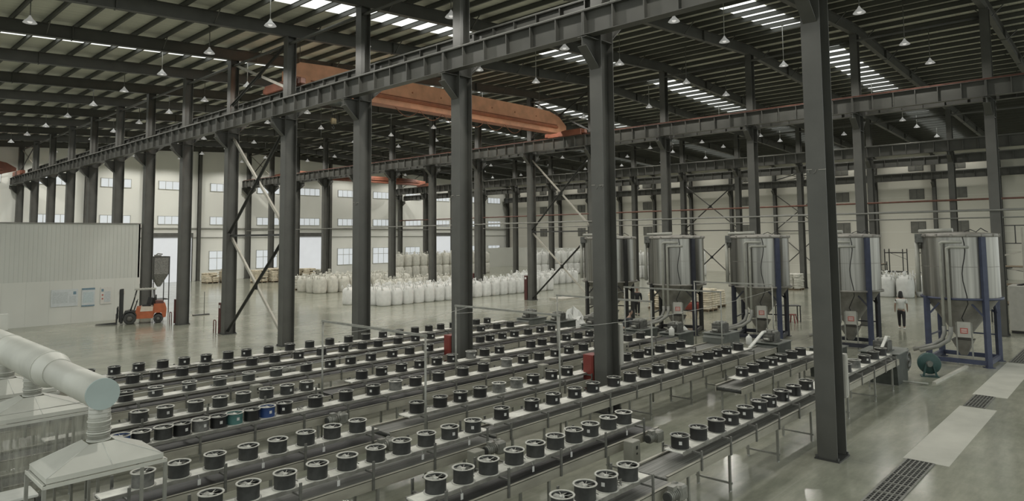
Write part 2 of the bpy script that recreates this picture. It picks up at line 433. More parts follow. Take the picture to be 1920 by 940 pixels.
# ------------------------------------------------------------------ steel columns
def hsec(b, D, W, z0, z1, cx=0, cy=0, t=.02):
    b.box(cx-D/2, cx-D/2+t, cy-W/2, cy+W/2, z0, z1)
    b.box(cx+D/2-t, cx+D/2, cy-W/2, cy+W/2, z0, z1)
    b.box(cx-D/2+t, cx+D/2-t, cy-.008, cy+.008, z0, z1)
ROWN = {'A': 'nearest', 'B': 'second', 'C': 'third', 'D': 'back wall'}
def corbel(b, side, D, zt, out=.62):
    s = side; x0 = s*D/2; x1 = s*(D/2+out)
    b.prism([(x0, zt-.85), (x0, zt-.06), (x1, zt-.06), (x1, zt-.30)], 'y', -.012, .012)
    b.box(min(x0,x1), max(x0,x1), -.16, .16, zt-.06, zt-.04)
    b.bar((x0, 0, zt-.86), (x1, 0, zt-.31), .30, .02)
def column_proto(row, zl, zr, D=.60, W=.42, top=None, X=None):
    """meshes shared by every column of a row"""
    zt = max(z for z in (zl, zr) if z)
    lo = MB(); hsec(lo, D, W, 0.03, zt+.0)
    for z in (zt-.1, zt-.95): lo.box(-D/2+.02, D/2-.02, -W/2+.02, W/2-.02, z, z+.02)
    up = MB(); hsec(up, .46, .38, zt+.0, zb(X)+.02)
    up.box(-.24, .24, -.2, .2, zb(X)-.02, zb(X)+.0)
    bp = MB(); bp.box(-D/2-.05, D/2+.05, -W/2-.05, W/2+.05, 0, .03)
    for sx in (-1, 1):
        for sy in (-1, 1): bp.lathe([(.025, .03), (.025, .09), (0, .09)], (sx*(D/2+.01), sy*(W/2+.015), 0), 6)
    out = {'shaft': lo.mesh('shaft', STEEL), 'upper_shaft': up.mesh('upper_shaft', STEEL), 'base_plate': bp.mesh('base_plate', STEEL_D)}
    if zl: c = MB(); corbel(c, -1, D, zl); out['corbel'] = c.mesh('corbel', STEEL)
    if zr: c = MB(); corbel(c, 1, D, zr); out['corbel_bracket'] = c.mesh('corbel_bracket', STEEL)
    return out
ZA1, ZA2, ZBB, ZC1, ZC2, ZD = 10.58, 11.48, 11.48, 11.48, 10.62, 10.95
CP = {'A': column_proto('A', ZA1, ZA2, X=XA), 'B': column_proto('B', ZBB, ZBB, X=XB),
      'C': column_proto('C', ZC1, ZC2, X=XC), 'D': column_proto('D', ZD, None, D=.5, W=.36, X=XD-.4)}
for row, X in (('A', XA), ('B', XB), ('C', XC), ('D', XD-.15)):
    for n in range(0, 14):
        if row in 'CD' and n == 0: continue
        k = n if row in 'AB' else n-1
        lab = 'grey steel H column of the %s column row, %s counted from the viewer' % (ROWN[row], ORD[k])
        t = thing('steel_column', lab, 'column', (X, yc(n), 0), group='%s row of steel columns' % ROWN[row], kind='thing')
        for nm, me in CP[row].items(): link(nm, me, t)
ew = MB(); hsec(ew, .36, .36, 0.02, 15.6); ewm = ew.mesh('shaft', STEEL)
ewb = MB().box(-.28, .28, -.28, .28, 0, .02).mesh('base_plate', STEEL_D)
for i, x in enumerate((4, 10, 22, 28, 34, 46, 52, 58, 70, 76, 82)):
    t = thing('wall_column', 'slim steel column against the wall with bright windows, %s from the left' % ORD[i], 'column', (x, YW-.35, 0), PI/2, group='slim columns on the end wall', kind='thing')
    link('shaft', ewm, t).scale.z = (zb(x)+.58)/15.6; link('base_plate', ewb, t)

# ------------------------------------------------------------------ crane runway girders
def section_mesh(h, y0, y1):
    b = MB(); b.box(-.17, .17, y0, y1, 0, .02); b.box(-.17, .17, y0, y1, h-.02, h); b.box(-.008, .008, y0, y1, .02, h-.02)
    n = 6
    for i in range(n+1):
        y = y0+(y1-y0)*i/n
        w_ = .012 if 0 < i < n else .02
        y = min(max(y, y0+w_), y1-w_)
        b.box(-.155, .155, y-w_/2-.012, y+w_/2+.012, .02, h-.02)
    return b.mesh('girder_section', STEEL)
def runway(X, z, h, n0, n1, label, rust=False):
    t = thing('runway_girder', label, 'crane runway', (X, 0, z), group='crane runway girders', kind='thing')
    me = section_mesh(h, 0, 5.99)
    for n in range(n0, n1):
        o = link('girder_section', me, t); o.location = (0, yc(n), 0)
    r = MB(); r.box(-.055, .055, yc(n0), yc(n1), h, h+.012); r.box(-.012, .012, yc(n0), yc(n1), h+.012, h+.07); r.box(-.035, .035, yc(n0), yc(n1), h+.07, h+.10)
    r.build('rail', RUST if rust else PIPE, t)
    return t
runway(XA-.72, ZA1, .70, -1, 13, 'long crane runway girder crossing in front of the nearest column row')
runway(XA+.72, ZA2, .74, -1, 13, 'grey crane runway girder just behind the nearest column row, carrying the big orange crane')
runway(XB-.72, ZBB, .80, -1, 13, 'crane runway girder with a rusty rail, near side of the second column row', True)
runway(XB+.72, ZBB, .80, -1, 13, 'grey crane runway girder on the far side of the second column row', True)
runway(XC-.72, ZC1, .86, 0, 13, 'grey crane runway girder on the near side of the third column row')
runway(XC+.72, ZC2, .66, 0, 13, 'grey crane runway girder on the far side of the third column row')
runway(XD-.95, ZD, .78, 0, 13, 'grey crane runway girder along the beige back wall')

# ------------------------------------------------------------------ rafters
for n in range(0, 14):
    t = thing('roof_rafter', 'grey steel roof rafter spanning the hall, %s counted from the camera' % ORD[n], 'rafter', (0, yc(n), 0), group='roof rafters', kind='thing')
    for nm, x0, x1 in (('rafter_beam', X_MIN, XB), ('rafter_beam', XB, XD+.1)):
        b = MB(); z0, z1 = zb(x0), zb(x1); H_ = .60
        for zo, tt in ((0, .02), (H_-.02, .02)):
            b.add([(x0,-.13,z0+zo),(x1,-.13,z1+zo),(x1,.13,z1+zo),(x0,.13,z0+zo),(x0,-.13,z0+zo+tt),(x1,-.13,z1+zo+tt),(x1,.13,z1+zo+tt),(x0,.13,z0+zo+tt)],
                [(3,2,1,0),(4,5,6,7),(0,1,5,4),(1,2,6,5),(2,3,7,6),(3,0,4,7)])
        b.prism([(x0, z0+.02), (x1, z1+.02), (x1, z1+H_-.02), (x0, z0+H_-.02)], 'y', -.008, .008)
        b.build(nm, STEEL, t)
    for x in (8.5, 22.0, 28.0, 34.0, 46.0, 52.0, 58.0, 70.0, 76.0, 82.0):
        z = zb(x); b = MB(); b.box(x-.02, x+.02, -.13, .13, z-.03, z+.62); b.build('splice_plate', STEEL, t)
    if n < 6:
        for k in range(4, 68, 4):
            x = 0.17+1.22*k-2.44; z = zb(x)
            b = MB(); b.bar((x, .02, z+.03), (x+.02, .62, z+.62), .04, .04); b.bar((x, -.02, z+.03), (x+.02, -.62, z+.62), .04, .04); b.build('fly_brace', STEEL, t)

# eave and ridge struts
def strut(x, z, label):
    t = thing('longitudinal_strut', label, 'strut', (x, 0, z), kind='thing', group='struts along the column tops')
    MB().tube([(0, yc(0), 0), (0, yc(13), 0)], .07, 8).build('strut_tube', STEEL, t)
strut(XA, 14.2, 'thin grey tube strut tying the tops of the nearest column row')
strut(XB, 15.6, 'thin grey tube strut tying the tops of the second column row')
strut(XC, 14.5, 'thin grey tube strut tying the tops of the third column row')

# ------------------------------------------------------------------ cross bracing
def brace(X, n, tiers, rowname, d=.10):
    y0, y1 = yc(n)+.1, yc(n+1)-.1
    for i, (za, zz, pale) in enumerate(tiers):
        t = thing('cross_brace', 'crossed steel bracing, %s tier from the floor, in the %s column row' % (ORD[i], rowname), 'bracing', (X, (y0+y1)/2, za), group='cross bracing', kind='thing')
        h = zz-za; hy = (y1-y0)/2
        a = MB(); a.bar((.03, hy, h-.05), (.03, -hy, .05), d, .05, (1,0,0)); a.bar((.03+.05, hy, h-.05), (.03+.05, -hy, .05), .02, d, (1,0,0)); a.build('brace_bar', STEEL_L if pale else STEEL, t)  # this diagonal gets a paler colour where the tier is marked pale
        a = MB(); a.bar((-.05, -hy, h-.05), (-.05, hy, .05), d, .05, (1,0,0)); a.bar((-.10, -hy, h-.05), (-.10, hy, .05), .02, d, (1,0,0)); a.build('brace_bar', STEEL_D, t)
        g = MB(); g.cbox((0, 0, h/2), (.02, .3, .3)); g.build('gusset_plate', STEEL_D, t)
        if i == 0: g = MB(); g.bar((0, -hy, h+.06), (0, hy, h+.06), .1, .1); g.build('brace_strut', STEEL_D, t)
brace(XA, 4, ((0.1, 5.05, True), (5.2, 10.3, True), (12.0, 14.3, True)), 'nearest', .13)
brace(XB, 4, ((0.1, 5.25, True), (5.4, 11.0, True), (12.6, 15.7, False)), 'second', .12)
brace(XC, 4, ((0.1, 5.35, False), (5.5, 10.2, False)), 'third')
brace(XD-.3, 4, ((0.1, 5.35, False), (5.5, 10.2, False), (11.9, 13.4, False)), 'back wall')
for X, nm, z0, z1 in ((XA, 'nearest', 12.1, 14.2), (XB, 'second', 12.6, 15.6), (XC, 'third', 12.4, 14.6)):
    t = thing('cross_brace', 'small crossed bracing by the end wall, above the runway of the %s column row' % nm, 'bracing', (X, yc(12)+3, z0), group='cross bracing', kind='thing')
    for s in (1, -1): MB().bar((.04*s, -2.8*s, 0), (.04*s, 2.8*s, z1-z0), .1, .06, (1,0,0)).build('brace_bar', STEEL_L if s > 0 else STEEL_D, t)

# ------------------------------------------------------------------ long pipes on the third row and the end wall
def pipe_run(X, z, r, m_, label, y1=83):
    o = MB().tube([(0, 3, 0), (0, y1, 0)], r, 8).build('service_pipe', m_, None, label=label, cat='pipe', group='service pipes', loc=(X, 0, z)); return o
pipe_run(XC-.45, 7.55, .075, RUST, 'red brown service pipe, the topmost of the long pipes along the third column row')
pipe_run(XC-.45, 6.72, .055, PIPE, 'grey service pipe just below the red brown one along the third column row')
pipe_run(XC-.45, 6.10, .05, PIPE, 'grey service pipe, lowest of the long pipes along the third column row')
pipe_run(XB-.42, 6.0, .04, PIPE, 'thin grey service pipe along the second column row')

# ------------------------------------------------------------------ orange cranes
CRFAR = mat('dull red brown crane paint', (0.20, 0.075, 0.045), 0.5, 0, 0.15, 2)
def crane(x0, x1, y, z, hmid, label, parts=True):
    L_ = x1-x0
    t = thing('overhead_crane', label, 'crane', (x0, y, z), group='orange overhead cranes')
    pr = [(0.5, .35), (1.8, 0), (L_-1.8, 0), (L_-.7, .35), (L_-.7, .62), (L_-1.5, hmid*.78), (L_-2.6, hmid-.06), (L_-4, hmid), (3, hmid), (1.2, hmid-.1), (.5, hmid*.6)]
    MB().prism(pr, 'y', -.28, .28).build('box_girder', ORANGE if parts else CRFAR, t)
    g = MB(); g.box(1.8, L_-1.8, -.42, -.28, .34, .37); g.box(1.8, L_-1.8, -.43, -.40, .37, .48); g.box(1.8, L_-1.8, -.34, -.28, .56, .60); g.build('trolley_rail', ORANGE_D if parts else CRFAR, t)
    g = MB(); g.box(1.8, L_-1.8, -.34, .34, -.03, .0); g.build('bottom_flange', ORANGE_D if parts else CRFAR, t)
    for xe in (0.45, L_-.45):
        e_ = MB(); e_.cbox((xe, 0, .12), (.42, 3.2, .46), 0, .04)
        for s in (-1, 1): e_.cbox((xe, s*1.75, .12), (.3, .3, .3), 0, .03)
        ec = e_.build('end_carriage', CRFAR, t)
        for s in (-1, 1):
            wv = MB(); wv.lathe([(0, -.06), (.15, -.06), (.15, .06), (0, .06)], (0,0,0), 16); wv.xform(Matrix.Translation((xe, s*1.3, .10)) @ Matrix.Rotation(PI/2, 4, 'Y')); wv.build('wheel', STEEL_D, ec)
    if parts:
        for k in range(6):
            xk = 7+k*1.8
            MB().tube([(xk+u*1.7, -.5, -.1-.45*math.sin(PI*u)) for u in [i/8 for i in range(9)]], .018, 6).build('festoon_cable', mat('orange brown cable', (.2,.08,.04), .6), t)
        for k in range(8):
            xk = 4+k*2.2; MB().cbox((xk, -.29, hmid*.62), (.08, .03, .08)).build('lifting_lug', ORANGE_D, t)
    return t
crane(XA+.27, XB-.27, 31.3, 12.43, 1.55, 'big orange overhead crane bridging the nearest and second column rows')
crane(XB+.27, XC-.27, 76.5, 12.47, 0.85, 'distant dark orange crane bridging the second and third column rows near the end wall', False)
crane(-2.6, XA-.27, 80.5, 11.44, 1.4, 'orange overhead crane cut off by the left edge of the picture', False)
t = thing('electric_hoist', 'dark hoist trolley with a hook block hanging below the big orange crane', 'hoist', (18.9, 30.2, 11.9))
h = MB(); h.tube([(-.35, 0, 0), (.35, 0, 0)], .2, 12); h.build('hoist_drum', MACH, t)
h = MB(); h.cbox((.55, 0, .02), (.4, .36, .36), 0, .03); h.cbox((-.52, 0, 0), (.26, .3, .3), 0, .03); h.cbox((0, 0, .32), (1.1, .3, .12)); h.cbox((0, .55, .43), (.2, 1.0, .1)); h.cbox((0, .1, .40), (.3, .2, .12)); h.build('hoist_motor', BLOCK, t)
h = MB()
for s in (-.1, .1): h.tube([(s, 0, -.1), (s*.6, 0, -.85)], .012, 6)
h.build('hoist_rope', CABLE, t)
h = MB(); h.cbox((0, 0, -.98), (.30, .16, .30), 0, .03); h.build('hook_block', mat('worn yellow paint', (.20, .16, .09), .6, 0, .3, 9), t)
h = MB(); h.tube([(0, 0, -1.12), (0, 0, -1.22), (.07, 0, -1.30), (.03, 0, -1.38), (-.06, 0, -1.36), (-.09, 0, -1.28)], .02, 8); h.build('hook', STEEL_D, t)

# ------------------------------------------------------------------ pendant lamps
LAMPS = []
for n in range(13):
    for x in (6.3, 13.45, 18.2, 25.6, 30.35, 37.6, 43.0, 54.2, 62.6, 67.3, 75.0, 85.8):
        if x < 8 and n > 4: continue
        if 54 <= x and n == 0: continue
        # lamps inside the frame, plus unseen ones added overhead to light the near lines
        d = Vector((x, yc(n)+3, 13.95-CAMH)); dz = d.dot(F); px = 960+FPX*d.dot(R1)/dz; py = CY-FPX*d.dot(U1)/dz
        if (-10 < px < 1930 and -8 < py) or (n < 3 and x < 28): LAMPS.append((x, 13.82+.02*(x-13.5) if x < 41 else 14.34-.006*(x-43), n))
sh = MB(); sh.lathe([(.03, .30), (.05, .25), (.10, .17), (.19, .08), (.25, .0), (.24, .0), (.18, .06), (.09, .15), (0, .17)], (0,0,0), 20)
shm = sh.mesh('lamp_shade', LAMPM)
bu = MB(); bu.lathe([(0, -.02), (.06, .0), (.09, .04), (.08, .09), (0, .11)], (0,0,0), 14); bum = bu.mesh('bulb', mat('lit lamp bulb', (1, .98, .92), .4, 0, .02, 3, emit=0.55))
LAMPS.sort(key=lambda a: (a[2], a[0]))
cnt = {}
for x, z, n in LAMPS: cnt[n] = cnt.get(n, 0)+1
seen = {}
for x, z, n in LAMPS:
    k = seen.get(n, 0); seen[n] = k+1
    lab = 'white pendant lamp in the %s roof bay from the viewer, %s from the left' % (ORD[n], ORD[k])
    t = thing('pendant_lamp', lab, 'pendant lamp', (x, yc(n)+3, z), group='white pendant lamps')
    link('lamp_shade', shm, t); link('bulb', bum, t)
    top = zb(x)+.85-z
    MB().tube([(0, 0, .24), (0, 0, top)], .018, 6).build('lamp_rod', ROD_LIT if (n in (1, 3, 5)) else ROD_SHADED, t)
    MB().cbox((0, 0, top-.03), (.12, .12, .06)).build('ceiling_mount', STEEL_D, t)
    ld = bpy.data.lights.new('lamp_light', 'SPOT'); ld.energy = LAMP_W*(10 if x < 80 else 4); ld.spot_size = 2.79; ld.spot_blend = .35; ld.shadow_soft_size = .12; ld.color = (1, .97, .9)
    lo = bpy.data.objects.new('lamp_light', ld); COL.objects.link(lo); lo.parent = t; lo.location = (0, 0, -.16)

# ------------------------------------------------------------------ white partition room at the left
PY, PX, PH = 47.3, 15.55, 5.95
b = MB().box(X_MIN-5, PX, PY, PY+.1, 2.55, PH)
k = X_MIN-5
while k < PX-.1:
    b.box(k, k+.03, PY-.015, PY, 2.55, PH); k += .22
wl = b.build('wall_left', PARTI, kind='structure')
b = MB().box(X_MIN-5, PX, PY-.03, PY+.08, 0, 2.55)
b.build('lower_panel', PARTI2, wl)
k = 1.5
b = MB()
while k < PX: b.box(k, k+.012, PY-.036, PY-.03, 0, 2.55); k += 1.15
b.build('panel_seam', PARTI, wl)
MB().box(PX-.1, PX, PY, 62, 0, PH).build('side_panel', PARTI, wl)
MB().box(X_MIN-5, PX+.02, PY-.06, PY+.12, PH, PH+.06).build('top_rail', PIPE, wl)
# low far partition in the corner
b = MB().box(84.9, 85.0, 64.0, 83.0, 0, 3.15)
y = 64.0
while y < 83: b.box(84.88, 84.9, y, y+.05, 0, 3.15); y += .8
b.build('wall_right', PARTI2, kind='structure')
b = MB().box(79.0, 84.9, 79.6, 79.7, 0, 3.15); b.build('wall_front', PARTI2, kind='structure')

def flat_on_partition(name, x0, x1, z0, z1, base, parts, label, cat):
    t = thing(name, label, cat, ((x0+x1)/2, PY-.058, (z0+z1)/2))
    w_, h_ = (x1-x0)/2, (z1-z0)/2
    MB().box(-w_, w_, -.012, .012, -h_, h_).build('backing_sheet', base, t)
    for nm, u0, u1, v0, v1, m_ in parts:
        MB().box(-w_+2*w_*u0, -w_+2*w_*u1, -.018, -.012, -h_+2*h_*v0, -h_+2*h_*v1).build(nm, m_, t)
flat_on_partition('notice_board', 10.78, 12.16, 1.03, 2.03, GREYP, [('printed_block', .06, .62, .2, .85, MATS['pale blue print'] if 0 else mat('faint grey print', (.44,.47,.47), .7, 0, .1, 25)), ('emblem', .82, .93, .68, .86, BLUEH), ('printed_block', .68, .93, .2, .6, mat('faint grey print', (0,0,0)))],
    'wide pale notice sheet on the white partition, leftmost of the posters', 'notice')
flat_on_partition('wall_poster', 12.36, 13.06, .95, 2.05, GREYP, [('header_band', 0, 1, .90, 1.0, BLUEH), ('footer_band', 0, 1, 0, .07, BLUEH), ('printed_block', .1, .9, .2, .78, BLUEP)],
    'blue headed poster between the two pale sheets on the white partition', 'poster')
flat_on_partition('wall_chart', 13.36, 13.98, 1.02, 2.05, mat('cream chart paper', (.54,.53,.49), .7, 0, .04, 8), [('emblem', .08, .28, .74, .9, BLUEH), ('printed_block', .35, .9, .12, .75, mat('faint grey print', (0,0,0))), ('mark', .12, .26, .5, .58, PINK), ('mark', .12, .26, .28, .36, PINK)],
    'cream chart with small red marks on the white partition, rightmost of the posters', 'poster')
flat_on_partition('wall_plate', 14.42, 14.70, 1.56, 1.74, mat('beige plate', (.50,.47,.40), .5, 0, .04, 8), [('plate_edge', .04, .96, 0, .12, WFRAME)], 'tiny beige plate on the white partition above the forks of the forklift', 'sign')

# ------------------------------------------------------------------ belt conveyors
LNAME = {}
def conveyor(name_label, Yc, bx0, bx1, cx0, cx1, down, legs, belt_m, motor=None, roller=False, half=.38):
    """bx: ends of the belt, cx: ends of the cover board that carries the fans"""
    t = thing('belt_conveyor', name_label, 'conveyor', (0, Yc, 0), group='parallel belt conveyor lines')
    h = half
    MB().box(bx0, bx1, -h+.03, h-.03, .825, .85).build('belt', belt_m, t)
    MB().box(bx0+.1, bx1-.1, -h+.05, h-.05, .74, .76).build('return_belt', BELT, t)
    for s in (-1, 1):
        b = MB(); b.box(bx0, bx1, min(s*h, s*(h-.025)), max(s*h, s*(h-.025)), .715, .885)
        b.box(bx0, bx1, min(s*h, s*(h-.05)), max(s*h, s*(h-.05)), .875, .89)
        b.build('side_plate', PLATE, t)
    for xr in (bx0+.05, bx1-.05):
        b = MB(); b.tube([(xr, -h+.03, .79), (xr, h-.03, .79)], .05, 10); b.build('end_roller', STEEL_D, t)
    # cover board with a grey lip
    bw = .185 if down else .155
    bd = MB().box(cx0, cx1, -bw, bw, 1.02, 1.045).build('cover_board', BOARD, t)
    b = MB()
    for s in (-1, 1): b.box(cx0, cx1, s*(bw+.012)-.012, s*(bw+.012)+.012, .995, 1.05)
    b.build('board_lip', BOARD_D, bd)
    # posts holding the board
    L_ = cx1-cx0; n = max(2, int(round(L_/1.12))); z0, z1 = (.70, 1.05) if down else (.72, 1.19)
    me = MB(); me.box(-.022, .022, -.012, .012, 0, z1-z0); me.lathe([(0, .0), (.01, .0), (.01, .005), (0, .005)], (0, -.012, .06), 6)
    me.add([(-.02,-.14,z1-z0-.1 if not down else .2),(.02,-.14,z1-z0-.1 if not down else .2),(.02,.0,z1-z0-.1 if not down else .2),(-.02,.0,z1-z0-.1 if not down else .2)], [(0,1,2,3)]) if 0 else None
    mesh_p = me.mesh('board_post', POSTM)
    for k in range(n):
        x = cx0+.3+(L_-.6)*k/(n-1)
        for s in (-1, 1):
            o = link('board_post', mesh_p, t); o.location = (x, s*(h+.014), z0)
            if s > 0: o.rotation_euler.z = PI
    cm = MB().box(-.015, .015, -h, h, .985, 1.015).mesh('cross_strip', POSTM)
    for k in range(n):
        o = link('cross_strip', cm, t); o.location = (cx0+.3+(L_-.6)*k/(n-1), 0, 0)
    # leg frames
    for x in legs:
        f = MB()
        for s in (-1, 1):
            f.cbox((x, s*(h-.045), .37), (.045, .045, .74))
            f.lathe([(.035, 0), (.035, .02), (.012, .03), (.012, .06)], (x, s*(h-.045), 0), 8)
        f.cbox((x, 0, .16), (.035, 2*h, .035)); f.cbox((x, 0, .70), (.035, 2*h-.1, .035))
        f.build('leg_frame', LEGM, t)
    if motor:
        mx, side = motor
        a = MB(); a.cbox((mx, side*(h+.14), .80), (.22, .20, .24), 0, .03)
        a.tube([(mx, side*(h+.02), .87), (mx, side*(h+.10), .87)], .07, 12)
        g = a.build('gearbox', MOTOR, t)
        a = MB(); a.tube([(mx-.12, side*(h+.16), .82), (mx-.40, side*(h+.16), .82)], .085, 14)
        for q in range(5): a.tube([(mx-.15-q*.05, side*(h+.16), .82), (mx-.165-q*.05, side*(h+.16), .82)], .098, 14)
        a.cbox((mx-.26, side*(h+.16), .93), (.12, .11, .07)); a.build('drive_motor', MOTOR, g)
        MB().tube([(mx-.40, side*(h+.16), .82), (mx-.425, side*(h+.16), .82)], .075, 14).build('motor_fan_cover', STEEL_D, g)
    return t
def frange(a, b, s):
    o = []
    while a < b: o.append(a); a += s
    return o
LINES = [
 # key, label, Y, belt, board, hanging posts, legs, belt material, motor
 ('L6', 'stub conveyor line at the bottom edge of the picture, nearest to the viewer', 6.26, 4.0, 10.15, 5.0, 9.72, False, [5, 8.2], BELT_L, (10.0, -1)),
 ('R6', 'nearest right-hand conveyor line, passing behind the nearest column to the large extruder', 6.47, 10.25, 24.6, 11.1, 24.5, True, [11.0, 12.6, 14.9, 16.9, 19.6, 22.05, 23.9], BELT_L, None),
 ('L8', 'second conveyor line from the viewer, ending at a motor and control box', 8.14, 4.2, 12.75, 6.5, 12.45, False, [6.2, 9.2, 11.9], BELT, (12.45, -1)),
 ('R8', 'short conveyor line starting behind the nearest column with seven fans on it', 8.39, 17.3, 24.4, 17.7, 23.4, True, [17.6, 19.4, 21.4, 23.6], BELT_L, None),
 ('L10', 'third conveyor line from the viewer at the left, ending at a motor mid picture', 10.05, 3.6, 9.95, 3.9, 9.85, False, [4.6, 7, 9.6], BELT_L, (9.75, -1)),
 ('R10', 'long conveyor line passing in front of the red cabinet at the tall column', 10.31, 10.1, 24.4, 10.2, 22.7, True, [10.6, 12.4, 14.2, 16, 18.2, 20.4, 22.6], BELT_L, None),
 ('L12', 'fourth conveyor line at the left, passing under the nearest extraction hood', 11.80, 2.6, 8.55, 3.4, 8.4, False, [3.5, 6, 8.2], BELT, (8.45, -1)),
 ('R12', 'conveyor line starting mid picture beside the goal-post frame, fourth from the viewer', 12.08, 8.75, 24.4, 9.4, 22.0, True, [9.2, 11.2, 13.2, 15.2, 18.2, 20.4, 22.6], BELT_L, None),
 ('L14', 'conveyor line carrying the blue fan and the teal fan', 14.25, 2.6, 24.4, 3.2, 23.0, True, frange(4, 24, 2.2), BELT, (8.9, -1)),
 ('L16', 'sixth conveyor line from the viewer at the left, one behind the blue fan', 15.92, 2.6, 9.75, 3.6, 9.6, False, [4, 6.5, 9.2], BELT, (9.55, 1)),
 ('R16', 'conveyor line passing just behind the tall column with the bright red cabinet', 16.06, 9.9, 24.4, 10.6, 22.4, True, frange(10.4, 24, 2.2), BELT, None),
 ('L18', 'third conveyor line from the far side of the fan area', 18.22, 2.6, 24.2, 3.4, 23.0, True, frange(4, 24, 2.4), BELT, None),
 ('L20', 'second conveyor line from the far side of the fan area', 20.33, 3.0, 24.2, 5.4, 22.6, True, frange(4, 24, 2.4), BELT, (11.0, -1)),
 ('L22', 'farthest conveyor line, next to the open polished floor', 22.05, 3.0, 24.2, 4.6, 23.0, True, frange(4, 24, 2.4), BELT, None),
]
for key, lab, Yc, b0, b1, c0, c1, dn, lg, bm_, mo in LINES:
    conveyor(lab, Yc, b0, b1, c0, c1, dn, lg, bm_, mo)
    LNAME[key] = Yc

# ------------------------------------------------------------------ fans
FZ = 1.046
def fan_proto(style):
    t = thing('cooling_fan', 'x', 'fan', (0, 0, FZ), group='round axial fans on the conveyor lines')
    hm = {'k': FANK, 'g': FANG, 'd': FAND, 't': FANT, 'b': FANB}[style]
    h = MB(); h.lathe([(.163, .008), (.161, .04), (.161, .20), (.164, .224), (.157, .224), (.153, .20), (.153, .02)], (0,0,0), 28)
    for j in range(3):
        a = j*2.1+.4; h.lathe([(0, 0), (.008, 0), (.008, .006), (0, .006)], (.151*math.cos(a), .151*math.sin(a), .06), 6)
    h.build('housing', hm, t)
    rim = RIMN if style in 'gdtb' else RIMD
    f = MB(); f.lathe([(.155, .220), (.184, .222), (.186, .228), (.184, .234), (.155, .232)], (0,0,0), 28, close=True); f.build('top_flange', rim, t)
    f = MB(); f.lathe([(.15, .0), (.192, .0), (.192, .009), (.15, .011)], (0,0,0), 28, close=True); f.build('bottom_flange', RIMD if style == 'k' else RIMN, t)
    f = MB(); f.lathe([(0, .220), (.025, .219), (.042, .210), (.045, .15), (0, .15)], (0,0,0), 18)
    for j in range(4):
        a = j*PI/2+.3; f.bar((.04*math.cos(a), .04*math.sin(a), .208), (.152*math.cos(a), .152*math.sin(a), .214), .008, .006)
    f.build('motor_hub', HUBM, t)
    f = MB()
    for j in range(5):
        a = j*2*PI/5; pts = []
        for q in range(4):
            b_ = a+.95*q/3; pts += [(.045*math.cos(b_), .045*math.sin(b_), .213-.006*q), (.150*math.cos(b_+.12), .150*math.sin(b_+.12), .208-.012*q)]
        f.add(pts, [(2*q, 2*q+2, 2*q+3, 2*q+1) for q in range(3)], True)
    f.add([(.150*math.cos(2*PI*i/24), .150*math.sin(2*PI*i/24), .06) for i in range(24)], [tuple(range(24))])
    f.build('impeller', BLADE, t)
    q = MB(); seg = 5
    for i in range(seg):
        a0, a1 = -.17+.34*i/seg, -.17+.34*(i+1)/seg
        q.add([(.1635*math.cos(a0), .1635*math.sin(a0), .09), (.1635*math.cos(a1), .1635*math.sin(a1), .09), (.1635*math.cos(a1), .1635*math.sin(a1), .150), (.1635*math.cos(a0), .1635*math.sin(a0), .150)], [(0,1,2,3)], True)
    q.build('type_label', STICK, t)
    jb = MB(); jb.cbox((-.17, 0, .13), (.05, .06, .07)); jb.tube([(-.19, 0, .10), (-.24, .03, .03), (-.27, .08, .006)], .006, 6); jb.build('junction_box', STEEL_D, t)
    return t
PROTO = {}
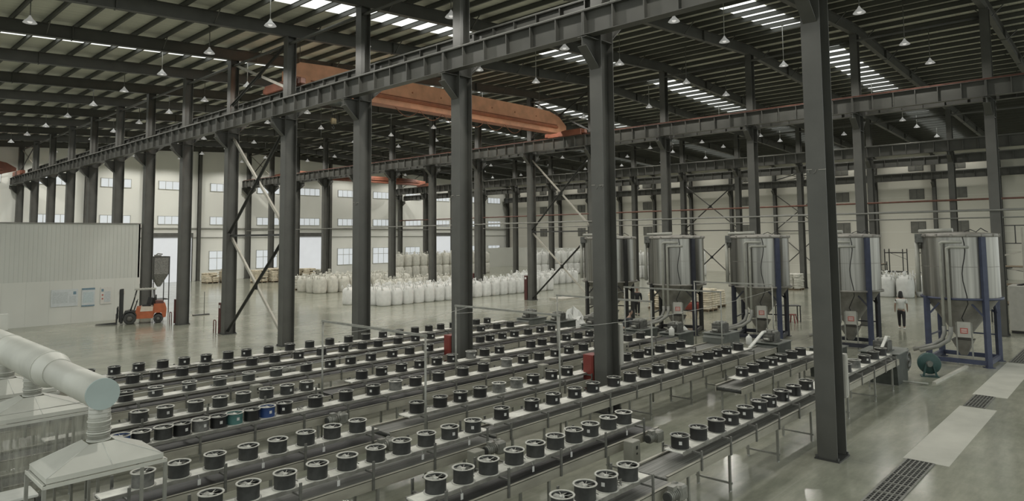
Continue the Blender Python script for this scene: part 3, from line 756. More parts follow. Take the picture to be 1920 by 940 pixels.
FANS = {
'L22': [(6.0,'k'),(6.66,'k'),(7.31,'k'),(7.98,'k'),(8.61,'k'),(9.28,'k'),(10.0,'k'),(10.61,'k'),(11.38,'k'),(12.16,'k'),(12.93,'k'),(13.74,'k'),(14.53,'k'),(15.31,'k'),(16.1,'k'),(16.9,'k'),(17.7,'k'),(18.43,'k'),(19.07,'k'),(19.76,'k'),(21.15,'k'),(21.83,'k')],
'L20': [(6.0,'k'),(6.6,'k'),(7.2,'k'),(7.9,'k'),(8.5,'k'),(9.2,'k'),(9.96,'k'),(10.71,'k'),(11.53,'k'),(12.37,'k'),(13.21,'k'),(13.98,'k'),(14.64,'k'),(15.52,'k'),(16.33,'k'),(17.09,'k'),(18.4,'k'),(19.77,'k'),(20.7,'k'),(21.52,'k')],
'L18': [(4.91,'k'),(5.77,'k'),(6.45,'g'),(7.26,'g'),(8.05,'g'),(8.84,'g'),(9.65,'g'),(10.58,'k'),(11.38,'k'),(12.09,'k'),(12.85,'k'),(13.67,'k'),(14.4,'k'),(15.21,'k'),(17.67,'k'),(18.18,'k'),(18.86,'k'),(19.54,'k'),(20.31,'k'),(21.04,'k'),(21.77,'k')],
'L16': [(4.6,'g'),(5.32,'g'),(5.84,'g'),(6.5,'g'),(7.05,'g'),(7.6,'g'),(8.18,'g'),(8.72,'g'),(9.27,'g')],
'R16': [(11.03,'k'),(11.68,'k'),(12.38,'k'),(13.07,'k'),(13.72,'k'),(14.36,'k'),(15.16,'d'),(15.78,'k'),(16.46,'k'),(18.04,'k'),(18.67,'k'),(19.35,'k'),(20.06,'k'),(20.77,'k'),(21.45,'k')],
'L14': [(3.97,'g'),(4.45,'b2'),(4.80,'g'),(5.2,'g'),(5.55,'k'),(5.92,'d'),(6.28,'k'),(6.62,'t'),(6.99,'k'),(7.35,'b'),(7.76,'k'),(8.53,'k'),(9.33,'k'),(10.12,'k'),(10.81,'d'),(11.46,'k'),(12.26,'k'),(13.15,'k'),(13.96,'k'),(14.91,'d'),(15.64,'k'),(16.39,'k'),(17.19,'k'),(17.91,'k'),(18.71,'k'),(19.54,'k'),(21.39,'k'),(22.26,'k')],
'L12': [(4.02,'d'),(4.57,'g'),(5.16,'g'),(5.75,'g'),(6.29,'g'),(6.87,'g'),(7.43,'g'),(8.0,'g')],
'R12': [(9.74,'k'),(10.42,'k'),(11.06,'k'),(11.69,'k'),(12.35,'d'),(13.01,'d'),(13.66,'k'),(14.4,'k'),(15.08,'k'),(16.04,'k'),(17.3,'k'),(18.0,'k'),(18.71,'k'),(19.35,'k'),(20.05,'k'),(20.75,'k'),(21.35,'k')],
'L10': [(4.35,'g'),(4.9,'g'),(5.49,'g'),(6.06,'g'),(6.62,'g'),(7.19,'g'),(7.75,'g'),(8.34,'g'),(8.92,'g'),(9.53,'g')],
'R10': [(10.61,'k'),(11.58,'k'),(12.34,'k'),(13.14,'k'),(13.9,'k'),(14.8,'k'),(15.54,'k'),(16.28,'k'),(16.99,'k'),(17.8,'k'),(18.55,'k'),(19.25,'k'),(19.9,'k'),(20.5,'k'),(21.17,'k'),(22.08,'k')],
'L8': [(6.94,'g'),(7.51,'g'),(8.06,'g'),(8.69,'g'),(9.23,'g'),(9.8,'g'),(10.34,'g'),(10.87,'g'),(11.48,'g'),(12.02,'g')],
'R8': [(18.14,'k'),(18.82,'k'),(19.53,'k'),(20.18,'k'),(20.9,'k'),(21.7,'k'),(22.44,'k')],
'L6': [(7.65,'g'),(8.21,'g'),(8.75,'g'),(9.33,'g')],
'R6': [(11.33,'k'),(12.04,'k'),(12.75,'k'),(13.42,'k'),(14.07,'k'),(14.78,'k'),(15.35,'k'),(16.08,'k'),(16.79,'k'),(17.6,'k'),(20.55,'k'),(21.36,'d'),(22.33,'k'),(23.21,'k'),(24.05,'k')],
}
ROWW = {'L6': 'nearest stub line', 'R6': 'nearest right-hand line', 'L8': 'second line, near half', 'R8': 'short seven-fan line', 'L10': 'third line, near half', 'R10': 'long line before the red cabinet',
 'L12': 'line under the nearest hood', 'R12': 'line behind the goal-post frame', 'L14': 'line with the blue fan', 'L16': 'line just behind the blue fan', 'R16': 'sixth line, far half', 'L18': 'third line from the far side', 'L20': 'second line from the far side', 'L22': 'farthest line'}
STY = {'k': 'black', 'g': 'charcoal', 'd': 'dusty grey', 't': 'teal', 'b': 'bright blue', 'b2': 'blue'}
for key, lst in FANS.items():
    for i, (x, st) in enumerate(lst):
        s0 = st[0]
        if key in ('L10', 'L8', 'L6', 'L12') and s0 == 'k': s0 = 'g'
        lab = '%s round fan on the %s, %s from its left end' % (STY[st], ROWW[key], ORD[i])
        yy = LNAME[key]+random.uniform(-.015, .015)
        face = math.atan2(-yy, -x)+random.uniform(-.5, .9)
        if s0 not in PROTO:
            f = fan_proto(s0); PROTO[s0] = f; f.location = (x, yy, FZ); f.rotation_euler.z = face; f['label'] = lab
        else:
            dup(PROTO[s0], (x, yy, FZ), face, lab, skip=('type_label',) if random.random() < (.5 if s0 == 'k' else .85) else ())

# small tags hanging from the near boards
tg = MB(); tg.cbox((0, 0, -.05), (.05, .006, .09)); tg.tube([(0, 0, 0), (0, .03, .06)], .003, 4); tgm = tg.mesh('paper_tag', STICK)
ti = 0
for Yc, xs_, ln in ((8.14, (7.25, 8.9, 9.95, 11.75), 'second'), (10.05, (4.7, 6.3, 8.05, 9.2), 'third'), (11.80, (4.8, 5.9, 7.1), 'fourth')):
    for k, x in enumerate(xs_):
        o = link('paper_tag', tgm, None, 'white paper tag hanging off the front of the %s line, %s from its left' % (ln, ORD[k]), 'tag', 'paper tags on the near lines', None, (x, Yc-.245, 1.0))

# control boxes by the line ends
def control_box(x, y, z0, label, h=.42):
    t = thing('control_box', label, 'control box', (x, y, 0), group='small control boxes on the conveyor lines')
    MB().cbox((0, 0, z0+h/2), (.26, .22, h), 0, .01).build('box_body', CABX, t)
    b = MB(); b.box(.132, .140, -.09, .09, z0+.03, z0+h-.03); b.build('box_door', CABX, t)
    b = MB(); b.cbox((.0, -.118, z0+h*.72), (.05, .012, .06)); b.cbox((.0, -.118, z0+h*.45), (.03, .012, .03)); b.build('switch', BLACKF, t)
    b = MB(); b.cbox((-.09, .06, z0/2), (.04, .04, z0)); b.cbox((.09, .06, z0/2), (.04, .04, z0)); b.build('stand_leg', LEGM, t)
control_box(11.35, 7.52, .55, 'grey control box below the motor at the end of the second line')
control_box(8.95, 9.36, .6, 'grey control box beside the third line, mid picture', .36)
control_box(8.6, 17.3, .75, 'grey control box between the sixth and seventh lines at the left', .36)
control_box(14.9, 15.15, .75, 'grey control box left of the second goal-post frame')
control_box(15.6, 13.4, .7, 'grey control box behind the fan line with the blue fan')
control_box(19.8, 13.35, .85, 'grey control box between lines, just right of the red cabinet column')
control_box(8.9, 21.3, .75, 'grey control box in front of the farthest line at the left', .36)
control_box(21.8, 12.85, .7, 'grey control box in front of the right extruder group', .32)

# cable tangles on the boards
def tangle(x, y, label, s=.13, n=26):
    rnd = random.Random(int(x*100)); p = []
    for i in range(n): p.append((rnd.uniform(-s, s), rnd.uniform(-s*.8, s*.8), rnd.uniform(.01, .09)))
    pts = []
    for i in range(n-3):
        for u in (0, .34, .67):
            a, b_, c, d = [Vector(q) for q in p[i:i+4]]
            pts.append(.5*((2*b_)+(-a+c)*u+(2*a-5*b_+4*c-d)*u*u+(-a+3*b_-3*c+d)*u**3))
    MB().tube(pts, .006, 5).build('cable_tangle', PIPE, None, label=label, cat='cable', group='loose cable tangles', loc=(x, y, FZ))
tangle(8.98, 6.26, 'tangle of grey cables between two fans on the nearest stub line')
tangle(9.75, 8.1, 'loose cable behind a fan in the middle of the second line', .10, 14)
tangle(8.13, 14.25, 'coil of wire right of the blue fan', .10, 18)
tangle(10.1, 12.1, 'wire tangle beside the first goal-post frame foot', .12, 20)
tangle(9.0, 16.0, 'wire tangle on the line behind the blue fan', .12, 18)
tangle(7.9, 18.2, 'wire tangle on the third line from the far side', .12, 18)
tangle(15.5, 10.3, 'wire tangle on the long line just before the red cabinet', .10, 14)

# ------------------------------------------------------------------ goal-post frames over the lines
def post_frame(x, y0, y1, zt, label, foot=True):
    t = thing('pipe_frame', label, 'frame', (x, y0, 0), group='slim pipe frames standing over the conveyor lines')
    for y in (0, y1-y0): MB().tube([(0, y, 0), (0, y, zt)], .025, 8).build('frame_post', LEGM, t)
    MB().bar((0, -.03, zt), (0, y1-y0+.03, zt), .05, .05).build('top_bar', LEGM, t)
    b = MB()
    for y in (0, y1-y0): b.lathe([(.07, 0), (.07, .012), (0, .012)], (0, y, 0), 12)
    b.build('foot_plate', LEGM, t)
post_frame(9.2, 11.12, 15.08, 2.87, 'leftmost slim goal-post pipe frame')
post_frame(13.42, 10.98, 14.85, 2.93, 'slim goal-post pipe frame overlapping the third tall column')
post_frame(17.75, 10.98, 14.6, 2.95, 'slim goal-post pipe frame passing behind the red cabinet column')
post_frame(22.2, 10.95, 14.9, 2.95, 'slim goal-post pipe frame in front of the third silo from the right')
post_frame(26.6, 10.95, 14.3, 2.95, 'farthest slim pipe frame, in front of the silo with the blue leg')
def wire(p0, p1, sag, label):
    P = [(p0[0]+(p1[0]-p0[0])*u, p0[1]+(p1[1]-p0[1])*u, p0[2]+(p1[2]-p0[2])*u-sag*4*u*(1-u)) for u in [i/16 for i in range(17)]]
    MB().tube(P, .006, 5).build('overhead_wire', WIRE, None, label=label, cat='wire', group='thin wires strung over the lines')
wire((-2, 10.6, 2.75), (9.2, 11.12, 2.72), .05, 'thin pale wire crossing in front of the big duct at the left')
wire((9.2, 15.08, 2.5), (16.3, 17.0, 2.6), .1, 'thin wire from the first pipe frame to the third tall column')
wire((13.42, 14.85, 2.7), (22.2, 14.9, 2.8), .1, 'thin wire between the second pipe frame and the farther one')
wire((13.42, 10.98, 2.6), (26.6, 10.95, 2.75), .2, 'thin wire passing in front of the silos')

# ------------------------------------------------------------------ extruders at the far line ends
def extruder(Y, label, x=24.9, tone=0, w_=1.0, tall=0):
    t = thing('extruder', label, 'machine', (x, Y, 0), group='extruders at the far ends of the lines')
    b = MB(); b.prism([(-.45, 0), (.75, 0), (.75, .98+tall), (-.45, .98+tall), (-.58, .86+tall)], 'y', -.42*w_, .42*w_); b.build('base_cabinet', MACHL if tone else MACH, t)
    MB().cbox((.12, 0, .995+tall), (1.3, .95*w_, .03)).build('top_plate', MACHL, t)
    g = MB(); g.cbox((.02, 0, 1.18+tall), (.50, .46, .34), 0, .015); g.cbox((-.27, 0, 1.15+tall), (.08, .34, .20), 0, .01); g.cbox((.02, 0, 1.02+tall), (.62, .56, .05), 0, .01)
    dh = g.build('die_block', BLOCK, t)
    g = MB()
    for s in (-1, 1):
        for q in range(4): g.lathe([(.035, 0), (.035, .06), (0, .06)], (-.16+q*.12, s*.15, 1.35+tall), 8)
    g.cbox((.02, 0, 1.38+tall), (.36, .12, .08)); g.build('heater_caps', MOTOR, dh)
    g = MB(); g.tube([(-.42, .1, 1.12+tall), (-.42, -.1, 1.12+tall)], .05, 10); g.build('die_head', MOTOR, dh)
    return t
for Y, lab, tone in ((22.2, 'dark extruder at the end of the farthest line', 1), (20.4, 'dark extruder at the end of the second line from the far side', 0), (18.3, 'dark extruder left of the red cabinet column', 0),
        (16.0, 'dark extruder right behind the red cabinet column', 0), (14.3, 'dark extruder below the third silo from the right', 0),
        (12.15, 'grey green extruder on a tall pale base, left of the blue legged silo', 1), (10.35, 'dark extruder under the silo with the blue leg, with a white chute', 0), (8.4, 'dark extruder hidden behind the nearest column', 0)):
    extruder(Y, lab, 24.9 if Y != 12.15 else 24.5, tone, tall=.22 if Y == 12.15 else 0)
# the extruder nearest the blower is bigger and shows its fan side
t = extruder(6.75, 'large dark green extruder with a fan on its side, beside the round teal blower', 25.3, 0, 1.3)
b = MB(); b.prism([(.75, .25), (1.15, .25), (1.15, 1.0), (.75, 1.0)], 'y', -.5, .4); b.build('motor_frame', MACHL, t)
b = MB(); b.lathe([(.28, 0), (.28, .05), (.22, .05), (.22, .02), (.08, .02), (.06, .06), (0, .06)], (0,0,0), 20); b.xform(Matrix.Translation((.95, -.51, .62)) @ Matrix.Rotation(PI/2, 4, 'X')); b.build('side_fan', BLOCK, t)
b = MB(); b.tube([(-.55, -.35, .82), (-.75, -.35, .82)], .10, 14); b.build('outlet_pipe', MOTOR, t)
b = MB(); b.bar((-.62, -.15, 1.2), (-.42, -.25, 1.55), .10, .03); b.bar((-.42, -.25, 1.55), (-.28, -.28, 1.52), .10, .03); b.build('white_chute', WHITE, t)
def chute(x, y, label):
    t = thing('white_chute', label, 'chute', (x, y, 1.05))
    MB().bar((-.9, .0, 0), (.25, 0, .42), .10, .05).build('chute_trough', WHITE, t)
    MB().bar((.25, 0, .42), (.42, 0, .42), .10, .05).build('chute_lip', WHITE, t)
chute(23.6, 10.2, 'white pellet chute rising to the extruder under the blue legged silo')
for x, y, lab in ((24.1, 14.0, 'white plastic jug beside the extruder right of the tall column'), (23.9, 10.75, 'white plastic jug on the line end left of the white chute')):
    b = MB(); b.lathe([(0, 0), (.10, 0), (.11, .03), (.11, .24), (.07, .30), (.03, .32), (.03, .36), (0, .36)], (0,0,0), 14)
    t = thing('plastic_jug', lab, 'jug', (x, y, .97)); b.build('jug_body', WHITE, t)
    MB().tube([(.09, 0, .18), (.15, 0, .2), (.14, 0, .28), (.06, 0, .3)], .012, 6).build('jug_handle', WHITE, t)

# floor cable cover, drain hose and blower
b = MB(); b.prism([(-.07, 0), (.07, 0), (.05, .06), (-.05, .06)], 'x', 0, 4.0); b.build('cable_cover', CURB, None, label='pale raised cable cover on the floor before the nearest silo', cat='cable cover', loc=(25.9, 5.42, 0), rz=-.06)
b = MB(); b.tube([(0, 0, .05), (-.05, .55, .05), (-.3, 1.5, .06), (-.5, 1.7, .10)], .028, 8); b.build('drain_hose', PVC, None, label='grey hose on the floor in front of the large extruder', cat='hose', loc=(25.5, 5.5, 0))
t = thing('blower', 'round dark teal blower standing between the large extruder and the nearest silo', 'blower', (27.15, 5.80, 0), -1.25); t.scale = (.85, .85, .85)
b = MB(); b.lathe([(0, -.10), (.38, -.10), (.42, -.07), (.42, .07), (.38, .10), (0, .10)], (0,0,0), 32); b.xform(Matrix.Translation((0, 0, .52)) @ Matrix.Rotation(PI/2, 4, 'X') ); b.build('blower_casing', TEAL, t)
b = MB(); b.tube([(0, -.1, .52), (0, -.30, .52)], .09, 16); b.tube([(0, -.14, .52), (0, -.16, .52)], .13, 16); b.build('inlet_hub', MACHL, t)
b = MB(); b.prism([(-.28, 0), (-.20, 0), (-.09, .5), (-.15, .5)], 'y', -.2, -.12); b.prism([(.20, 0), (.28, 0), (.15, .5), (.09, .5)], 'y', -.2, -.12); b.box(-.32, .32, -.24, .2, 0, .03); b.build('blower_stand', TEAL, t)
b = MB(); b.tube([(0, .1, .5), (0, .5, .5)], .14, 16); b.build('blower_motor', MOTOR, t)

# ------------------------------------------------------------------ silos
def silo(x, y, label, front=BLUEF, other=NAVY, R_=1.42, rot=0.0, ztop=4.85):
    t = thing('storage_silo', label, 'silo', (x, y, 0), group='stainless steel silos behind the conveyor lines')
    beta = math.atan2(y, x)
    b = MB(); b.lathe([(R_, 2.48), (R_, 3.65)], (0,0,0), 48); b.lathe([(R_, 3.65), (R_, ztop)], (0,0,0), 48); b.build('tank_shell', SS, t)
    b = MB(); b.lathe([(R_-.01, 3.64), (R_+.006, 3.64), (R_+.006, 3.66), (R_-.01, 3.66)], (0,0,0), 48, close=True, smooth=False); b.build('shell_seam', SSD, t)
    b = MB(); b.lathe([(R_-.02, 2.48), (.24, .98), (.22, .80), (.20, .80)], (0,0,0), 40); b.build('cone', SSD, t)
    b = MB(); b.lathe([(R_+.0, 2.42), (R_+.09, 2.42), (R_+.09, 2.50), (R_+.0, 2.50)], (0,0,0), 48, close=True); b.build('tank_ring', front if front is BLUEF and other is BLUEF else SSD, t)
    b = MB(); b.lathe([(R_+.03, ztop-.10), (R_+.05, ztop-.10), (R_+.05, ztop-.02), (R_+.0, ztop+.03), (.3, ztop+.10), (0, ztop+.10)], (0,0,0), 48); lid = b.build('lid', SSD, t)
    # things on the lid
    b = MB()
    for k in range(16):
        a = 2*PI*k/16; b.cbox(((R_+.04)*math.cos(a), (R_+.04)*math.sin(a), ztop-.03), (.07, .07, .10), a)
    b.build('lid_clamps', SSD, lid)
    back = beta+PI
    def pol(delta, r, z): a = back+delta; return (r*math.cos(a), r*math.sin(a), z)
    b = MB(); b.tube([pol(-1.45, R_*1.02, ztop+.13), pol(-.3, .55, ztop+.17)], .075, 12); b.build('filter_tube', PVC, lid)
    b = MB(); b.cbox(pol(-1.3, R_*1.03, ztop-.13), (.34, .34, .34), back); b.tube([pol(-1.3, R_*1.03, ztop-.2), pol(-1.3, R_*1.03, ztop-.55)], .06, 8); b.build('vacuum_loader', BLOCK, t)
    b = MB()
    pts = [pol(.2+.2*k, R_*.8, ztop+.10+.07*math.sin(k*2.3)+.03*k%.1) for k in range(6)]
    b.tube(pts, .016, 6); b.build('lid_cable', CABLE, lid)
    # side duct at the left
    b = MB(); b.tube([pol(-1.4, R_+.13, 2.62), pol(-1.4, R_+.13, ztop-.3)], .085, 12); b.build('side_duct', PVC, t)
    # two down pipes with elbows
    for dd, zt, r0 in ((-.42, ztop-.28, .055), (-.27, ztop-.47, .055)):
        p = [pol(dd+.5, R_+.04, zt), pol(dd+.25, R_+.14, zt), pol(dd+.06, R_+.17, zt), pol(dd, R_+.17, zt-.05), pol(dd, R_+.17, zt-.14), pol(dd, R_+.17, 1.25)]
        MB().tube(p, r0, 10).build('down_pipe', PVC, t)
        q = [pol(dd, R_+.17, 1.45), pol(dd, R_+.17, 1.2), pol(dd-.05, R_+.22, .95), pol(dd-.22, R_+.4, .72), pol(dd-.45, R_+.85, .52)]
        MB().tube(q, .075, 10).build('flexible_hose', PIPE, t)
    # outlet hopper
    b = MB(); b.add([(-.35,-.35,.85),(.35,-.35,.85),(.35,.35,.85),(-.35,.35,.85),(-.10,-.10,.25),(.10,-.10,.25),(.10,.10,.25),(-.10,.10,.25)], [(0,1,5,4),(1,2,6,5),(2,3,7,6),(3,0,4,7),(4,5,6,7)])
    b.lathe([(.2, .8), (.2, 1.0)], (0,0,0), 20); b.build('outlet_hopper', SSD, t)
    # legs
    legs_ = []
    for k in range(4):
        a = back+.60+rot+k*PI/2
        c, s = math.cos(a), math.sin(a); m_ = front if (k == 0 or other is BLUEF) else other
        r_ = R_+.075
        b = MB(); b.cbox((r_*c, r_*s, (ztop-.1)/2 if k == 0 else 1.25), (.15, .17, ztop-.1 if k == 0 else 2.5), a)
        b.cbox((r_*c, r_*s, .012), (.28, .28, .024), a)
        b.build('leg', m_, t); legs_.append((r_*c, r_*s))
    for k in range(4):
        (x0, y0), (x1, y1) = legs_[k], legs_[(k+1) % 4]
        b = MB(); b.bar((x0, y0, .16), (x1, y1, .16), .10, .16)
        b.build('base_beam', other, t)
        b = MB()
        u = .28
        b.bar((x0, y0, 1.75), (x0+(x1-x0)*u, y0+(y1-y0)*u, 2.4), .06, .06); b.build('knee_brace', other, t)
        b = MB(); b.bar((x1, y1, 1.75), (x1+(x0-x1)*u, y1+(y0-y1)*u, 2.4), .06, .06); b.build('knee_brace', other, t)
        if k in (1, 2): b = MB(); b.bar((x0, y0, 1.0), (x1, y1, 1.0), .05, .05); b.build('cross_rail', other, t)
    # power cable on the shell
    b = MB(); b.tube([pol(.10+.05*math.sin(k*.9), R_+.03, ztop-.05-k*.28) for k in range(10)]+[pol(-.02, R_*.8, 1.75), pol(.1, R_*.55, 1.45)], .016, 6); b.build('power_cable', CABLE, t)
    # control cabinet on a stand
    ang = back+.03; cx, cy = (R_*.75)*math.cos(ang), (R_*.75)*math.sin(ang)
    b = MB(); b.cbox((cx, cy, 1.32), (.16, .42, .56), back, .0); cb = b.build('control_cabinet', CABW, t)
    d_ = Vector((math.cos(back), math.sin(back), 0)); e_ = Vector((-d_.y, d_.x, 0)); c0 = Vector((cx, cy, 0))
    p = c0+d_*.086
    b = MB(); b.cbox((p.x, p.y, 1.28), (.006, .24, .20), back); b.build('warning_print', PINK, cb)
    p = c0+d_*.09
    b = MB()
    for q in range(3):
        z = 1.23+q*.05; b.cbox((p.x, p.y, z), (.004, .18, .022), back)
    b.build('printed_lines', WHITE, cb)
    b = MB()
    for s in (-1, 1): p = c0+e_*(s*.24)-d_*.05; b.cbox((p.x, p.y, .78), (.05, .05, 1.56), back)
    b.build('cabinet_stand', LEGM, t)
    return t
silo(31.15, 5.45, 'nearest silo with blue legs and two grey down pipes, right of the walking woman', BLUEF, BLUEF, 1.27, -.02, 4.86)
silo(32.43, 9.9, 'silo directly behind the nearest column, left of the walking woman', R_=1.29)
silo(32.33, 13.9, 'silo with a single blue leg, just left of the nearest column', R_=1.36)
silo(31.42, 17.9, 'shiny silo right of the tall column with the red cabinet', NAVY, BLACKF, 1.40)
silo(31.24, 21.9, 'farthest silo, half hidden behind the tall column with the red cabinet', BLACKF, BLACKF, 1.42)

# ------------------------------------------------------------------ extraction hoods and the big duct
DX = 2.84
t = thing('extraction_duct', 'big pale round ventilation duct running into the lower left corner picture area', 'duct', (DX, 9.80, 2.96))
t['label'] = 'big pale round ventilation duct at the lower left with a blue grey end cap'
MB().tube([(0, .02, 0), (0, 2.1, 0)], .195, 40).build('duct_pipe', DUCT, t)
b = MB(); b.lathe([(.195, 0), (.205, .03), (.26, .30), (.262, .36)], (0,0,0), 40); b.xform(Matrix.Translation((0, 2.1, 0)) @ Matrix.Rotation(-PI/2, 4, 'X')); b.build('reducer', DUCT, t)
MB().tube([(0, 2.45, 0), (0, 9.2, 0)], .262, 40).build('duct_pipe', DUCT, t)
for y, r in ((2.06, .205), (2.48, .272), (5.2, .272), (7.4, .272)): MB().tube([(0, y, 0), (0, y+.04, 0)], r, 40).build('duct_flange', DUCT, t)
MB().tube([(0, 0, 0), (0, .03, 0)], .197, 40).build('end_cap', DUCTC, t)
def hood(x, y, z, w_, d_, rz, label, box=False, curtain=False):
    t = thing('extraction_hood', label, 'hood', (x, y, 0), rz, group='sheet metal extraction hoods under the duct')
    hw, hd = w_/2, d_/2
    b = MB(); r = .15; zt = z+.30
    top = [(-r,-r,zt),(r,-r,zt),(r,r,zt),(-r,r,zt)]; bot = [(-hw,-hd,z+.06),(hw,-hd,z+.06),(hw,hd,z+.06),(-hw,hd,z+.06)]; lip = [(p[0], p[1], z) for p in bot]
    b.add(top+bot+lip, [(0,1,5,4),(1,2,6,5),(2,3,7,6),(3,0,4,7),(4,5,9,8),(5,6,10,9),(6,7,11,10),(7,4,8,11)])
    hd_ = b.build('hood_canopy', HOOD, t)
    b = MB()
    for p, q in zip(top, bot): b.tube([p, q], .006, 5)
    b.tube([(0, -r, zt), (0.05, -hd, z+.06)], .006, 5); b.build('welded_seam', WHITE, hd_)
    b = MB()
    for s in (-1, 1):
        b.box(-hw-.03, hw+.03, s*(hd+.02)-.02, s*(hd+.02)+.02, z-.05, z-.01); b.box(s*(hw+.02)-.02, s*(hw+.02)+.02, -hd-.03, hd+.03, z-.05, z-.01)
    b.build('hood_rim_frame', HOOD, t)
    for sx in (-1, 1):
        for sy in (-1, 1): MB().box(sx*(hw+.02)-.02, sx*(hw+.02)+.02, sy*(hd+.02)-.02, sy*(hd+.02)+.02, 0, z-.05).build('hood_post', LEGM if not box else DUCT, t)
    # spiral riser
    b = MB(); b.tube([(0, 0, zt-.02), (0, 0, 2.90)], .128, 28)
    zz = zt+.02
    while zz < 2.86: b.tube([(0, 0, zz), (0, 0, zz+.010)], .133, 28); zz += .055
    ri = b.build('riser_pipe', RIBD, t)
    b = MB()
    for zz in (zt+.0, zt+.10, zt+.24): b.tube([(0, 0, zz), (0, 0, zz+.018)], .140, 28)
    b.build('pipe_clamp', DUCT, ri)
    if curtain:
        b = MB(); n = 40
        for s_, a0, a1, fx in (((-1), -hw, hw, False), (1, -hd, hd, True)):
            vs = []
            for i in range(n+1):
                u = a0+(a1-a0)*i/n; o_ = .012*math.sin(i*1.9)
                for zc in (z-.05, .95): vs.append((hw+.04+o_, u, zc) if fx else (u, -hd-.04+o_, zc))
            b.add(vs, [(2*i, 2*i+2, 2*i+3, 2*i+1) for i in range(n)], True)
        b.build('plastic_curtain', CURT, t)
    return t
hood(2.90, 10.12, 2.02, 1.32, .80, .0, 'nearest sheet metal hood, below the capped end of the big duct')
hood(2.93, 13.75, 2.04, 1.45, .95, 0, 'second hood with a clear plastic curtain hanging from it', curtain=True)
hood(2.93, 15.75, 2.06, 1.45, .85, 0, 'farthest visible hood at the left edge, behind the curtained one')
MB().box(-.3, .35, -.06, .06, 0, .32).build('duct_panel', DUCT, None, label='white sheet box on top of the duct at the left edge', cat='panel', loc=(2.8, 17.0, 3.12))
# wrapped panel with thin white uprights standing near the hood
# machines under the hoods
def unit(x, y, z, label):
    t = thing('line_machine', label, 'machine', (x, y, 0), group='small machines under the hoods')
    MB().cbox((0, 0, z/2), (.5, .42, z), 0, .02).build('machine_cabinet', CABX, t)
    b = MB(); b.cbox((0, 0, z+.02), (.58, .5, .05), 0, .01); b.build('white_top', WHITE, t)
    b = MB(); b.cbox((.33, -.05, z-.15), (.12, .2, .22)); b.tube([(.38, -.1, z-.1), (.45, -.15, z-.3), (.42, -.2, z-.6)], .02, 6); b.build('side_gear', BLOCK, t)
unit(2.45, 12.5, 1.12, 'pale topped machine left of the nearest hood, the right one of the pair')
unit(1.75, 12.2, 1.10, 'pale topped machine at the left edge, the left one of the pair')
unit(3.35, 9.6, .55, 'small dark pump unit standing on the floor under the nearest hood')
t = thing('warning_sign', 'pink and white printed sign leaning at the lower left corner', 'sign', (1.62, 9.62, .98), -.1)
MB().cbox((0, 0, .12), (.26, .012, .2)).build('sign_sheet', mat('pink white print', (.52,.42,.40), .7, 0, .1, 20), t)
b = MB(); b.cbox((-.07, -.009, .13), (.08, .004, .12)); b.cbox((.06, -.009, .17), (.1, .004, .05)); b.cbox((.06, -.009, .09), (.1, .004, .05)); b.build('red_print', PINK, t)
MB().cbox((0, .03, -.47), (.04, .04, .99)).build('sign_stand', LEGM, t)
t = thing('display_screen', 'dark blue screen with a pale frame cut off by the bottom left corner', 'screen', (1.0, 9.3, .93), -.12)
MB().cbox((0, 0, 0), (.86, .05, .36)).build('screen_panel', mat('dark blue screen glass', (.03,.06,.085), .3, 0, .1, 4), t)
b = MB(); b.cbox((0, -.005, .19), (.9, .06, .025)); b.cbox((.44, -.005, 0), (.025, .06, .36)); b.build('screen_frame', WHITE, t)
MB().cbox((0, .05, -.47), (.06, .06, .92)).build('screen_stand', LEGM, t)

# ------------------------------------------------------------------ red hydrant cabinets and hoop guards beside columns
def red_cabinet(x, y, label, z0=.05, h=1.55, hoop=False, sign=True, dark=False):
    t = thing('hydrant_cabinet', label, 'cabinet', (x, y, 0), group='tall red cabinets beside the columns')
    MB().cbox((0, .02, z0+h/2), (.42, .36 if not dark else .30, h), 0, .01).build('cabinet_body', RED if not dark else mat('dull maroon paint', (.075,.022,.020), .5, 0, .15, 4), t)
    b = MB(); b.cbox((-.215, 0, z0+h/2), (.012, .24, h-.1)); b.build('cabinet_door', RED if not dark else mat('dull maroon paint', (0,0,0)), t)
    if sign: b = MB(); b.cbox((-.225, 0, z0+h-.2), (.01, .16, .16)); b.build('door_notice', STICK, t)
    if hoop:
        MB().tube([(-.32, .18, 0), (-.32, .18, .62), (-.32, .22, .68), (-.32, .42, .68), (-.32, .46, .62), (-.32, .46, 0)], .025, 8).build('hoop_guard', mat('maroon guard pipe', (.12,.03,.025), .5), t)
red_cabinet(XA-.05, yc(1)+.44, 'bright red cabinet against the tall column in the middle of the fan lines', .25, 1.30, sign=False)
red_cabinet(XA-.05, yc(2)+.46, 'red cabinet on the third tall column, seen above the fans', .35, 1.20, sign=False)
red_cabinet(XA-.05, yc(5)+.46, 'maroon cabinet on the braced column beside the open floor', .0, 1.6, True, True, True)
red_cabinet(XA-.05, yc(6)+.46, 'maroon cabinet on the column just right of the forklift', .05, 1.4, True, False, True)
red_cabinet(XB-.05, yc(5)+.46, 'maroon cabinet with a white notice on the far braced column', .0, 1.9, False, True, True)
red_cabinet(XB-.05, yc(6)+.46, 'maroon cabinet behind the third tall column, at the end of the white bag row', .4, 1.5, False, False, True)
